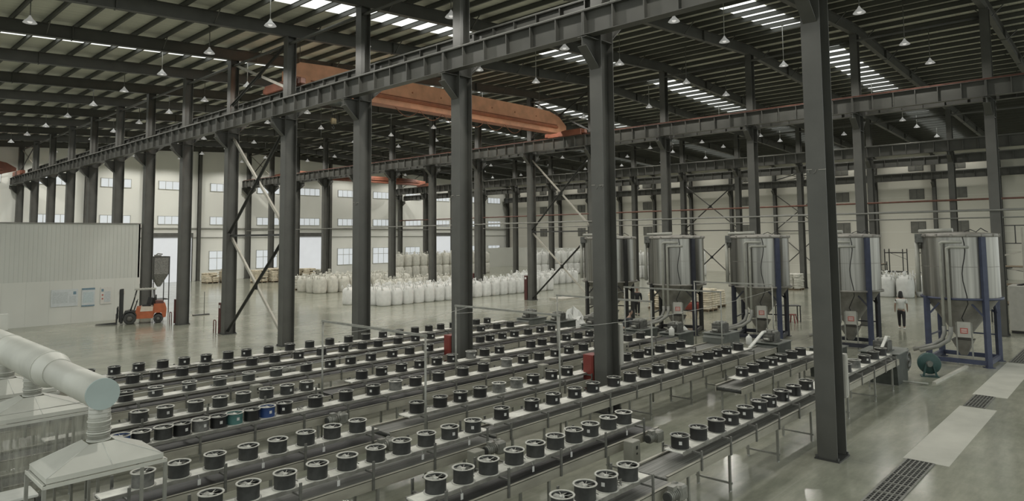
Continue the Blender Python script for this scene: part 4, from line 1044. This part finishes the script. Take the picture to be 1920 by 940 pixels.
# pale electric cabinets behind columns
for x, y, z0, z1, lab in ((XA+.42, yc(0)-.15, .0, 2.22, 'tall pale electric cabinet fixed behind the nearest column'), (XA+.42, yc(1)-.14, .0, 2.4, 'slim pale electric cabinet fixed behind the red cabinet column')):
    t = thing('electric_cabinet', lab, 'cabinet', (x, y, 0))
    MB().cbox((0, 0, (z0+1.25+z1)/2), (.16, .20, z1-1.25), 0, .01).build('cabinet_body', CABW, t)
    MB().cbox((0, -.105, (1.25+z1)/2), (.12, .01, z1-1.35)).build('cabinet_door', CABW, t)
    MB().cbox((0, 0, .62), (.05, .05, 1.25)).build('support_post', LEGM, t)
# anchor rings of frayed straps on the columns
for n in (0, 1, 2, 3):
    t = thing('strap_remnant', 'torn pale strap remnant wrapped round the %s column of the nearest row at mid height' % ORD[n], 'strap', (XA, yc(n), 6.35))
    b = MB(); rnd = random.Random(n)
    b.box(-.312, -.305, -.22, -.06, -.005, .006)
    b.box(-.312, -.305, .08, .2, .01, .02)
    b.build('strap_band', STEEL_L, t)
    b = MB()
    for q in range(3): y = rnd.uniform(-.2, .2); b.tube([(-.312, y, 0), (-.32, y+rnd.uniform(-.05,.05), -.04), (-.325, y+rnd.uniform(-.07,.07), -.05-rnd.random()*.08)], .006, 5)
    b.build('frayed_end', PIPE, t)

# ------------------------------------------------------------------ bulk bags
def bag_mesh(seed, m_, w_=.94, h_=1.18):
    rnd = random.Random(seed); b = MB(); nx = 12; prof = [(.86, 0), (.97, .06), (1.02, .3), (1.03, .6), (1.0, .82), (.90, .95), (.70, 1.03), (.42, 1.07), (.16, 1.10)]
    vs = []
    for k, (r, z) in enumerate(prof):
        for j in range(nx*2):
            a = 2*PI*j/(nx*2); c, s = math.cos(a), math.sin(a)
            q = (abs(c)**3.2+abs(s)**3.2)**(-1/3.2)
            rr = r*w_/2*(q if r > .5 else 1+(q-1)*.5)*(1+rnd.uniform(-.025, .025))
            vs.append((rr*c, rr*s, z*h_+rnd.uniform(-.015, .015)*(k > 1)))
    n = nx*2; fs = [tuple(range(n-1, -1, -1))]
    for k in range(len(prof)-1):
        for j in range(n): fs.append((k*n+j, k*n+(j+1) % n, (k+1)*n+(j+1) % n, (k+1)*n+j))
    fs.append(tuple((len(prof)-1)*n+j for j in range(n)))
    b.add(vs, fs, True)
    return b
def loop_mb(seed, h_=1.18):
    rnd = random.Random(seed+50); out = []
    for sx in (-1, 1):
        for sy in (-1, 1):
            x, y = sx*.36, sy*.36; a = .05+rnd.random()*.08; H_ = .20+rnd.random()*.16; dx = rnd.uniform(-.08, .08)
            out.append(MB().tube([(x-a, y, h_*.93), (x-a*.7+dx, y, h_+H_*.6), (x+dx, y, h_+H_), (x+a*.7+dx, y, h_+H_*.6), (x+a, y, h_*.93)], .024, 5))
    sp = MB().tube([(0, 0, h_*1.05), (.03, .02, h_*1.18), (.06, -.02, h_*1.27)], .07, 8, rs=[.10, .05, .11])
    return out, sp
BM = {}
for c, m_ in (('w', BAGW), ('c', BAGC)):
    BM[c] = []
    for s in range(4):
        bd = bag_mesh(s, m_); ls, sp = loop_mb(s)
        plain = MB(); plain.add(bd.v, bd.f, True)
        whole = MB(); whole.add(bd.v, bd.f, True)
        for q in ls+[sp]: whole.add(q.v, q.f, True)
        BM[c].append((plain.mesh('bag_body', m_), [q.mesh('lifting_loop', m_) for q in ls], sp.mesh('filling_spout', m_), whole.mesh('bag_body', m_)))
PER = {}
def bag(x, y, c, label, group, z=0, loops=True, s=1.0):
    k = random.randrange(4)
    me, lo, sp, whole = BM[c][k]
    t = thing('bulk_bag', label, 'bulk bag', (x, y, z), random.choice((0, PI/2, PI))+random.uniform(-.03, .03), group)
    t.scale = (s, s, s*random.uniform(.97, 1.05))
    if loops == 'parts':
        link('bag_body', me, t); link('filling_spout', sp, t)
        for q in lo: link('lifting_loop', q, t)
    else: link('bag_body', whole if loops else me, t)
WORD = lambda k: ORD[k] if k < len(ORD) else 'last'
NB = 0
def block(x0, y0, nx, ny, c, what, z=0, dx=1.03, dy=1.03, loops=True, s=1.0, slope=0.0, only=None):
    global NB
    for j in range(ny):
        for i in range(nx):
            if only and not only(i, j): continue
            lab = what if nx*ny == 1 else ('%s, %s from the left' % (what, WORD(i)) if ny == 1 else ('%s, %s from the front' % (what, ORD[j]) if nx == 1 else '%s, %s from left, %s row' % (what, WORD(i), ORD[j])))
            bag(x0+i*dx+random.uniform(-.012, .012), y0+j*dy+slope*i+random.uniform(-.012, .012), c, lab, what.split(' bag ')[-1]+' bags', z, loops, s); NB += 1
# front white block: 18 long, three deep
block(30.0, 41.0, 19, 3, 'w', 'white bulk bag of the front block', loops='parts')
block(29.0, 43.9, 1, 1, 'w', 'white bulk bag at the near left corner of the bag field')
# behind: cream block
block(33.2, 55.0, 9, 2, 'c', 'cream bulk bag of the middle block', s=1.12, dx=1.2, dy=1.2)
block(33.2, 57.8, 7, 1, 'c', 'cream bulk bag behind the middle block', s=1.12, dx=1.2)
block(36.0, 48.6, 9, 2, 'c', 'cream bulk bag just behind the front block', dx=1.1, dy=1.15)
block(50.5, 45.6, 8, 2, 'w', 'white bulk bag beside the far maroon cabinet', dx=1.1, dy=1.15)
block(52.0, 68.0, 13, 1, 'c', 'cream bulk bag of the far stack', dx=1.25, loops=False, s=1.2)
block(52.0, 68.0, 13, 1, 'c', 'cream bulk bag on top of the far stack', dx=1.25, z=1.45, s=1.15)
block(64.0, 56.0, 10, 1, 'w', 'white bulk bag of the far right stack', dx=1.3, loops=False, s=1.25)
block(64.0, 56.0, 10, 1, 'w', 'white bulk bag on top of the far right stack', dx=1.3, z=1.5, s=1.2)
block(68.0, 44.0, 8, 1, 'w', 'white bulk bag of the stack behind the far bracing', dx=1.3, loops=False, s=1.25, slope=-.5)
block(68.0, 44.0, 8, 1, 'w', 'white bulk bag on top of the stack behind the far bracing', dx=1.3, z=1.5, s=1.2, slope=-.5)
block(71.0, 33.0, 5, 1, 'w', 'white bulk bag seen between the two silos', dx=1.2, s=1.25)
block(59.3, 14.0, 1, 4, 'w', 'white bulk bag behind the walking woman', s=1.25, dy=1.3)
block(60.7, 13.0, 1, 3, 'w', 'white bulk bag in the second file behind the walking woman', s=1.25, dy=1.3)

# sacks on pallets
def sack_mesh(seed):
    rnd = random.Random(seed); b = MB(); vs = []; n = 14
    prof = [(0, .0), (.9, .005), (1.0, .05), (1.0, .10), (.85, .14), (0, .15)]
    for r, z in prof:
        for j in range(n):
            a = 2*PI*j/n; c, s = math.cos(a), math.sin(a); q = (abs(c)**4+abs(s)**4)**(-.25)
            vs.append((r*q*c*.38*(1+rnd.uniform(-.03,.03)), r*q*s*.24*(1+rnd.uniform(-.03,.03)), z+rnd.uniform(-.006,.006)))
    b.add(vs, [(k*n+j, k*n+(j+1)%n, (k+1)*n+(j+1)%n, (k+1)*n+j) for k in range(len(prof)-1) for j in range(n)], True)
    return b
def sack_pile(x, y, layers, label, nx=2, ny=3, m_=None, messy=0.0, pallet=True, rz=0):
    t = thing('sack_pallet', label, 'stack of sacks', (x, y, 0), rz, group='stacks of filled sacks on pallets')
    z = 0
    if pallet:
        b = MB()
        for q in (-.55, 0, .55): b.cbox((q*nx/2*1.1, 0, .05), (.1, ny*.5, .1))
        for q in range(6): b.cbox((0, -ny*.25+.06+q*(ny*.5-.12)/5, .115), (nx*.8, .1, .025))
        b.build('pallet', WOOD, t); z = .13
    for L_ in range(layers):
        b = MB()
        for i in range(nx):
            for j in range(ny):
                if messy and random.random() < messy*L_/layers: continue
                s = sack_mesh(random.randrange(9999)); r = random.uniform(-.06, .06)+(messy and random.uniform(-.5, .5)*messy)
                s.xform(Matrix.Translation(((i-(nx-1)/2)*.78+random.uniform(-.03,.03), (j-(ny-1)/2)*.5+random.uniform(-.03,.03), z)) @ Matrix.Rotation(r, 4, 'Z'))
                b.add(s.v, s.f, True)
        if b.v: b.build('sack_layer', m_ or BAGY, t)
        z += .145
    return t
sack_pile(41.4, 21.7, 9, 'tall pallet stack of tan sacks between two silos', 2, 3)
sack_pile(44.0, 22.4, 7, 'second pallet of tan sacks just behind the tall stack between two silos', 2, 3)
sack_pile(40.8, 24.3, 7, 'pallet of tan sacks seen beside the dark silo leg', 2, 3)
sack_pile(62.0, 23.6, 9, 'pale sack stack on a pallet, seen left of the nearest column', 2, 3, BAGC)
sack_pile(64.2, 24.8, 8, 'pale sack stack behind the one left of the nearest column', 2, 3, BAGC)
sack_pile(44.5, 31.0, 8, 'tan sack stack behind the farthest silo', 2, 3)
for i, (x, y, l) in enumerate(((33.3, 78.5, 7), (35.1, 78.0, 10), (37.2, 74.6, 9), (39.0, 74.2, 10), (40.8, 73.8, 9), (42.6, 73.4, 9), (44.4, 73.0, 8))):
    sack_pile(x, y, l, 'brownish sack stack on the far floor left of the white bags, %s from the left' % ORD[i], 2, 3, BAGY if i < 6 else BAGC, .45 if i < 2 else .18)
for i, (x, y) in enumerate(((34.3, 61.0), (36.2, 60.6), (38.1, 60.2))):
    sack_pile(x, y, 8, 'cream sack stack left of the middle bag block, %s from the left' % ORD[i], 2, 3, BAGC, .1)
for i, (x, y) in enumerate(((62.5, 11.0), (64.5, 14.5))):
    sack_pile(x, y, 8, 'tan goods stack far behind the walking woman, %s of two' % ORD[i], 2, 3)

# ------------------------------------------------------------------ forklift
def forklift(x, y, rz):
    t = thing('forklift', 'orange forklift with a cream side panel parked before the white partition', 'forklift', (x, y, 0), rz)
    # local frame: front (forks) towards -x
    def wheel(cx, cy, r, w_):
        b = MB(); b.lathe([(r*.55, -w_/2), (r*.9, -w_/2), (r, -w_/2+.04), (r, w_/2-.04), (r*.9, w_/2), (r*.55, w_/2)], (0,0,0), 28); b.xform(Matrix.Translation((cx, cy, r)) @ Matrix.Rotation(PI/2, 4, 'X')); wh = b.build('wheel', RUBBER, t)
        b = MB(); b.lathe([(0, -w_/2+.02), (r*.25, -w_/2+.02), (r*.3, -w_/2+.05), (r*.56, -w_/2+.03), (r*.56, w_/2-.03), (0, w_/2-.03)], (0,0,0), 20); b.xform(Matrix.Translation((cx, cy, r)) @ Matrix.Rotation(PI/2, 4, 'X')); b.build('wheel_hub', mat('dusty wheel rim', (.14,.135,.12), .6, .2, .2, 9), wh)
    for s in (-1, 1): wheel(-.62, s*.46, .34, .26); wheel(.86, s*.44, .26, .22)
    b = MB(); b.prism([(-.30, .30), (.58, .30), (.66, .62), (.62, .98), (-.28, .98), (-.34, .70)], 'y', -.50, .50); b.build('body_frame', FORK_O, t)
    b = MB(); b.prism([(-.10, .72), (.56, .72), (.58, .98), (-.05, 1.0)], 'y', -.515, .515); b.build('side_panel', FORK_W, t)
    b = MB(); b.prism([(.58, .42), (.68, .60), (1.02, .60), (1.12, .30), (1.26, .34), (1.30, .80), (1.20, 1.14), (.62, 1.14)], 'y', -.50, .50); b.build('counterweight', FORK_O, t)
    b = MB(); b.prism([(.60, 1.14), (1.16, 1.14), (1.08, 1.30), (.66, 1.30)], 'y', -.42, .42); b.build('engine_hood', mat('worn dark hood', (.12,.05,.04), .6, 0, .2, 5), t)
    b = MB(); b.prism([(-.98, .28), (-.30, .28), (-.28, .72), (-.55, .80), (-.9, .76)], 'y', -.30, .30); b.build('front_axle_cover', STEEL_D, t)
    for s in (-1, 1):
        b = MB(); b.prism([(-1.02, .40), (-.92, .70), (-.62, .80), (-.34, .70), (-.26, .48), (-.31, .48), (-.40, .66), (-.62, .74), (-.86, .66), (-.96, .40)], 'y', s*.47-.13, s*.47+.13); b.build('mudguard', BLACKF, t)
    # floor and seat
    b = MB(); b.cbox((.22, 0, 1.04), (.46, .44, .10), 0, .03); b.build('seat', BLACKF, t)
    b = MB(); b.bar((.42, 0, 1.05), (.52, 0, 1.48), .42, .09, (0, 1, 0)); b.bar((.42, 0, 1.05), (.52, 0, 1.48), .09, .42, (0, 1, 0)); b.build('seat_back', BLACKF, t)
    b = MB(); b.tube([(-.42, 0, .80), (-.26, 0, 1.32)], .03, 8)
    b.tube([(-.26+.05*math.cos(a)-.02, .18*math.sin(a), 1.33+.16*math.cos(a)*.5) for a in [2*PI*i/16 for i in range(17)]], .016, 6); b.build('steering_wheel', BLACKF, t)
    # overhead guard
    b = MB()
    for s in (-1, 1):
        b.tube([(-.60, s*.42, .78), (-.44, s*.42, 1.35), (-.30, s*.42, 1.98)], .035, 8); b.tube([(.66, s*.42, 1.12), (.62, s*.42, 1.98)], .035, 8)
    b.build('guard_post', BLACKF, t)
    b = MB(); b.box(-.42, .72, -.48, .48, 1.97, 2.03)
    for q in range(7): b.box(-.36+q*.16, -.32+q*.16, -.46, .46, 2.03, 2.05)
    b.build('overhead_guard', mat('grey guard roof', (.33,.33,.29), .6), t)
    # mast
    b = MB()
    for s in (-1, 1): b.cbox((-1.06, s*.30, 1.05), (.14, .09, 1.98)); b.cbox((-1.14, s*.21, 1.08), (.10, .07, 1.9))
    for z in (.5, 1.2, 1.95): b.cbox((-1.08, 0, z), (.08, .62, .09))
    b.build('mast', BLACKF, t)
    b = MB()
    for s in (-.1, .1): b.tube([(-1.05, s, .2), (-1.05, s, 1.75)], .035, 8)
    b.build('lift_cylinder', MOTOR, t)
    b = MB(); b.cbox((-1.26, 0, .42), (.06, .9, .10)); b.cbox((-1.26, 0, .76), (.06, .9, .10))
    for s in (-1, 1): b.cbox((-1.27, s*.42, .64), (.06, .06, .72))
    for q in range(4): b.cbox((-1.27, -.25+.17*q, .64), (.04, .035, .7))
    b.build('carriage_backrest', BLACKF, t)
    for s in (-1, 1):
        b = MB(); b.prism([(-1.28, .03), (-1.28, .62), (-1.34, .62), (-1.34, .085), (-2.35, .05), (-2.38, .03)], 'y', s*.24-.06, s*.24+.06); b.build('fork', BLACKF, t)
    for s in (-1, 1):
        b = MB(); b.tube([(-.42, s*.50, 1.62), (-.36, s*.50, 1.62)], .07, 12); b.build('headlamp', MOTOR, t)
    b = MB(); b.tube([(.72, .3, 1.14), (.72, .3, 1.62)], .04, 8); b.build('exhaust_pipe', STEEL_D, t)
    return t
forklift(14.72, 44.1, -.34)

# hopper on a stand behind the forklift
t = thing('mesh_hopper', 'grey hopper on a thin stand behind the forklift', 'hopper', (17.55, 49.6, 0))
b = MB(); b.add([(-.48,-.45,3.75),(.48,-.45,3.75),(.48,.45,3.75),(-.48,.45,3.75),(-.48,-.45,2.62),(.48,-.45,2.62),(.48,.45,2.62),(-.48,.45,2.62),(-.08,-.08,1.75),(.08,-.08,1.75),(.08,.08,1.75),(-.08,.08,1.75)],
    [(0,1,5,4),(1,2,6,5),(2,3,7,6),(3,0,4,7),(4,5,9,8),(5,6,10,9),(6,7,11,10),(7,4,8,11),(8,9,10,11)]); b.build('hopper_shell', MESHM, t)
b = MB()
for sx in (-1, 1):
    for sy in (-1, 1): b.cbox((sx*.5, sy*.47, 1.9), (.05, .05, 3.8))
for z in (.9, 3.78):
    for s in (-1, 1): b.cbox((0, s*.47, z), (1.0, .04, .05)); b.cbox((s*.5, 0, z), (.04, .94, .05))
b.build('stand_frame', STEEL_D, t)
b = MB(); b.cbox((-.1, 0, 3.86), (.4, .2, .1)); b.tube([(-.3, 0, 3.8), (-.1, 0, 4.0), (.2, 0, 3.95)], .04, 8); b.build('inlet_parts', PIPE, t)
t = thing('stanchion', 'thin dark stanchion on a flat base by the lit doorway', 'stanchion', (19.0, 45.6, 0))
MB().tube([(0, 0, 0), (0, 0, 1.5)], .02, 6).build('stanchion_post', STEEL_D, t); MB().cbox((-.2, 0, .03), (1.0, .3, .06)).build('stanchion_base', STEEL_D, t)

# floor sheet, chair and bench on the right
MB().cbox((0, 0, .05), (2.2, 1.3, .1)).build('floor_pallet', mat('pale board', (.48,.46,.40), .6, 0, .08, 4), None, label='flat pale board lying on the floor by the far bracing', cat='board', loc=(42.5, 34.2, 0))
t = thing('work_bench', 'open black framed bench standing left of the nearest column', 'bench', (39.0, 15.2, 0), -.9)
b = MB()
for sx in (-1, 1):
    for sy in (-1, 1): b.cbox((sx*.6, sy*.25, .45), (.05, .05, .9))
b.build('bench_leg_frame', BLACKF, t); MB().cbox((0, 0, .91), (1.3, .6, .04)).build('bench_top', BLACKF, t)
t = thing('plastic_stool', 'red plastic stool under the black bench', 'stool', (38.6, 14.8, 0))
MB().cbox((0, 0, .46), (.34, .34, .04), 0, .01).build('seat', RED, t)
for sx in (-1, 1):
    for sy in (-1, 1): MB().bar((sx*.13, sy*.13, .45), (sx*.2, sy*.2, 0), .06, .03).build('leg', RED, t)
t = thing('red_hopper_cart', 'red cart with a rounded front between two silos', 'cart', (37.2, 20.2, 0))
b = MB(); b.lathe([(.1, .35), (.42, .5), (.5, .8), (.5, .95), (.44, .95), (.4, .6), (0, .5)], (0,0,0), 20); b.build('cart_tub', mat('faded red paint', (.26,.05,.035), .55, 0, .15, 4), t)
b = MB()
for s in (-1, 1): b.cbox((s*.3, 0, .2), (.05, .5, .4))
b.cbox((0, 0, 1.15), (.9, .5, .3)); b.build('cart_frame', BAGY, t)

# crumpled plastic sheet heaps by the extruders
def heap(x, y, s, h, label):
    rnd = random.Random(int(x*10+y)); b = MB(); n = 18; m_ = 6; vs = []
    for k in range(m_+1):
        u = k/m_
        for j in range(n):
            a = 2*PI*j/n; r = s*(1-u**2.6)*(1+rnd.uniform(-.3, .3)*(k > 0)); vs.append((r*math.cos(a), r*math.sin(a)*.7, max(0, h*u*(1+rnd.uniform(-.35, .2)))))
    b.add(vs, [(k*n+j, k*n+(j+1)%n, (k+1)*n+(j+1)%n, (k+1)*n+j) for k in range(m_) for j in range(n)], False)
    b.build('plastic_sheet_heap', BAGW, None, label=label, cat='plastic sheet', loc=(x, y, 0))
heap(28.3, 22.2, .8, 1.15, 'heap of crumpled white plastic left of the tall red cabinet column')
heap(26.3, 20.9, .4, 1.15, 'small crumpled white plastic bundle between two far extruders')
heap(27.6, 15.4, .45, .8, 'crumpled white plastic on the floor below the shiny silo')

# white machine at the right edge, racks and post frame
t = thing('white_cabinet', 'white machine cabinet cut off by the right edge of the picture', 'cabinet', (42.0, 4.3, 0))
MB().cbox((0, 0, 1.22), (1.5, 1.9, 2.2), 0, .03).build('cabinet_body', CABW, t); MB().cbox((0, 0, .06), (1.4, 1.8, .12)).build('plinth', BLACKF, t)
MB().tube([(-.5, .6, 2.32), (-.5, .3, 2.40), (-.5, .0, 2.34)], .05, 8).build('top_handle', BLACKF, t)
def rack(x, y, w_, d_, h_, rz, label, lv=3, m_=STEEL_D, load=True):
    t = thing('storage_rack', label, 'rack', (x, y, 0), rz, group='racks on the right')
    for sx in (-1, 1):
        for sy in (-1, 1): MB().cbox((sx*w_/2, sy*d_/2, h_/2), (.07, .07, h_)).build('rack_post', m_, t)
    b = MB()
    for k in range(lv):
        z = h_*(k+1)/(lv+.2)
        for s in (-1, 1): b.cbox((0, s*d_/2, z), (w_, .05, .08)); b.cbox((s*w_/2, 0, z), (.05, d_, .06))
        b.bar((w_/2, -d_/2, z-.6), (w_/2, d_/2, z), .03, .03)
    b.build('rack_beam', m_, t)
    if load:
        for k in range(lv):
            z = h_*(k+1)/(lv+.2)+.04; MB().cbox((0, 0, z+.02), (w_, d_, .03)).build('shelf', WOOD, t)
rack(46.5, 5.0, 1.6, 3.2, 3.2, 0, 'dark rack just right of the second tall column, behind the white cabinet', 3)
rack(62.6, 17.6, 1.8, 2.6, 2.6, 0, 'low dark rack behind the white bags beyond the walking woman', 2)
rack(66.0, 16.2, 1.4, 1.4, 3.6, 0, 'dark metal stillage standing behind the low rack', 2, STEEL_D, False)
rack(66.0, 13.6, 1.4, 1.4, 3.6, 0, 'dark metal stillage right of the other stillage', 2, STEEL_D, False)
t = thing('pole_frame', 'pale pole with a side arm above the white cabinet at the right edge', 'frame', (44.5, 4.9, 0))
MB().cbox((0, 0, 2.6), (.10, .10, 5.2)).build('pole', STEEL_L, t); b = MB(); b.bar((0, .1, 3.9), (0, 1.5, 3.55), .08, .08); b.bar((0, .5, 3.0), (0, -1.5, 3.0), .14, .14); b.build('pole_arm', STEEL_L, t)
b = MB()
for z in (4.35, 5.3): b.bar((0, -.9, z), (0, .9, z), .05, .05)
for y in (-.9, .3, .9): b.bar((0, y, 4.35), (0, y, 5.3), .05, .05)
b.build('top_cage', STEEL_D, t)

# ------------------------------------------------------------------ people
def skin_obj(name, pts, edges, radii, mt, parent, sub=2):
    me = bpy.data.meshes.new(name); me.from_pydata(pts, edges, []); me.update()
    o = bpy.data.objects.new(name, me); COL.objects.link(o); o.parent = parent
    md = o.modifiers.new('Skin', 'SKIN'); md.use_smooth_shade = True
    for i, r in enumerate(radii):
        me.skin_vertices[0].data[i].radius = r if isinstance(r, tuple) else (r, r)
    me.skin_vertices[0].data[0].use_root = True
    s = o.modifiers.new('Subsurf', 'SUBSURF'); s.levels = sub; s.render_levels = sub
    me.materials.append(mt)
    return o
def person(x, y, rz, label, top, bottom, longhair=False, lean=0.0, stride=.12, h=1.0, hat=False, crouch=False):
    t = thing('person', label, 'person', (x, y, 0), rz); t.scale = (h, h, h)
    # faces +x
    hip = .90 if not crouch else .52
    lx = lean
    J = [(0,0,hip), (.02+lx*.3,0,hip+.18), (lx*.6,0,hip+.36), (lx,0,hip+.52), (lx+.02,0,hip+.60), (lx+.05*(1+lx),0,hip+.72)]
    E = [(0,1),(1,2),(2,3),(3,4),(4,5)]; Rr = [(.10,.12),(.085,.11),(.10,.13),(.08,.11),.045,.06]
    def addc(parent, pts, rads):
        p = parent
        for q, r in zip(pts, rads): J.append(q); E.append((p, len(J)-1)); Rr.append(r); p = len(J)-1
        return p
    for s in (-1, 1):
        f = stride*s
        if not crouch: legs = [(.0,s*.09,hip-.06), (.02+f*.6,s*.095,.48), (-.03+f,s*.09,.09), (.12+f,s*.10,.035)]
        else: legs = [(.02,s*.12,hip-.02), (.38,s*.16,.52), (.10,s*.13,.09), (.26,s*.14,.035)]
        addc(0, legs, [.092, .062, .042, .035])
        if not crouch: arm = [(lx,s*.19,hip+.50), (lx-.03-f*.3,s*.25,hip+.24), (lx+.06-f*.6,s*.26,hip+.0)]
        else: arm = [(lx,s*.19,hip+.48), (lx+.16,s*.24,hip+.22), (lx+.40,s*.16,hip+.12)]
        e_ = addc(3, arm, [.048, .040, .028])
        w_ = Vector(arm[-1]); d_ = (Vector(arm[-1])-Vector(arm[-2])).normalized()
        pl = w_+d_*.06; J.append(tuple(pl)); E.append((e_, len(J)-1)); Rr.append(.024); pi_ = len(J)-1
        for q in range(4):
            o_ = (q-1.5)*.018
            addc(pi_, [tuple(pl+d_*.045+Vector((o_, 0, 0))), tuple(pl+d_*(.085-.006*abs(q-1.3))+Vector((o_*1.1, -s*.012, 0)))], [.009, .008])
        addc(pi_, [tuple(pl+Vector((.035, -s*.01, 0))+d_*.01), tuple(pl+Vector((.045, -s*.015, 0))+d_*.04)], [.011, .009])
    skin_obj('body', J, E, Rr, SKIN, t)
    # head with a face
    hx, hz = J[5][0]+.01, J[5][2]+.04
    b = MB(); b.lathe([(0, -.115), (.035, -.11), (.058, -.075), (.072, -.02), (.076, .03), (.066, .08), (.04, .112), (0, .122)], (0,0,0), 20)
    b.v = [(v[0]*1.12, v[1], v[2]) for v in b.v]
    b.lathe([(0, -.012), (.012, -.006), (.009, .022), (0, .03)], (.086, 0, -.012), 8)
    for s in (-1, 1): b.lathe([(0, -.025), (.014, -.01), (.014, .015), (0, .028)], (0, s*.077, 0), 8)
    b.v = [(v[0]+hx, v[1], v[2]+hz) for v in b.v]; hd = b.build('head', SKIN, t)
    b = MB()
    for s in (-1, 1): b.cbox((hx+.079, s*.028, hz+.012), (.008, .018, .009))
    b.cbox((hx+.078, 0, hz-.052), (.008, .034, .007)); b.build('face_features', HAIR, hd)
    b = MB()
    if longhair: pr = [(0, .135), (.05, .13), (.082, .09), (.092, .03), (.10, -.05), (.115, -.15), (.11, -.20), (.06, -.21)]
    else: pr = [(0, .135), (.05, .128), (.08, .085), (.086, .03), (.075, -.01)]
    n = 24; vs = []
    for r, z in pr:
        for j in range(n):
            a = 2*PI*j/n; c = math.cos(a); fr = .78 if c > .55 and z < .06 else 1
            vs.append((hx-.012+r*1.1*c*fr, r*math.sin(a), hz+z))
    b.add(vs, [(k*n+j, k*n+(j+1)%n, (k+1)*n+(j+1)%n, (k+1)*n+j) for k in range(len(pr)-1) for j in range(n) if not (math.cos(2*PI*(j+.5)/n) > .6 and pr[k+1][1] < .07)], True)
    b.build('hair', HAIR, t)
    # clothes follow the body
    P = [(J[0][0],0,hip-.02), J[1], J[2], J[3]]; pe = [(0,1),(1,2),(2,3)]; pr_ = [(.16,.20), (.145,.18), (.16,.20), (.13,.19)]
    for s in (-1, 1):
        sh_ = (lx, s*.19, hip+.50 if not crouch else hip+.48); el = Vector((lx-.03-stride*s*.3, s*.25, hip+.24)) if not crouch else Vector((lx+.16, s*.24, hip+.22)); m2 = Vector(sh_).lerp(el, .8 if top is CLOTHW else 1.0)
        P += [sh_, tuple(m2)]; k = len(P); pe += [(3, k-2), (k-2, k-1)]; pr_ += [.085, .072]
        if top is not CLOTHW:
            wr = Vector((lx+.06-stride*s*.6, s*.26, hip+.02)) if not crouch else Vector((lx+.38, s*.165, hip+.13)); P.append(tuple(wr)); pe.append((k-1, k)); pr_.append(.042)
    skin_obj('shirt', P, pe, pr_, top, t)
    P = [(0,0,hip+.04), (0,0,hip-.04)]; pe = [(0,1)]; pr_ = [(.14,.17), (.14,.165)]
    for s in (-1, 1):
        f = stride*s
        L_ = [(.0,s*.095,hip-.10), (.02+f*.6,s*.095,.48), (-.03+f,s*.09,.11)] if not crouch else [(.04,s*.12,hip-.03), (.38,s*.16,.52), (.11,s*.13,.12)]
        k = len(P); P += L_; pe += [(1, k), (k, k+1), (k+1, k+2)]; pr_ += [.105, .078, .062]
    skin_obj('trousers', P, pe, pr_, bottom, t)
    for s in (-1, 1):
        f = stride*s; c = (.06+f-.03, s*.095, .035) if not crouch else (.18, s*.135, .035)
        b = MB(); b.cbox(c, (.26, .095, .07), 0, .018); b.build('shoe', WHITE if longhair else BLACKF, t)
    return t
person(39.7, 9.62, .25, 'woman in a white short-sleeved shirt and black trousers walking away between the silos', CLOTHW, CLOTHK, True, h=1.08)
person(36.4, 23.5, PI+.5, 'person in dark clothes standing behind the extruders, right of the red cabinet column', CLOTHK, CLOTHK, False, h=.98)
person(27.6, 18.6, -1.2, 'crouching worker in grey beside the red cabinet column', CLOTHG, CLOTHG, False, lean=.28, crouch=True)
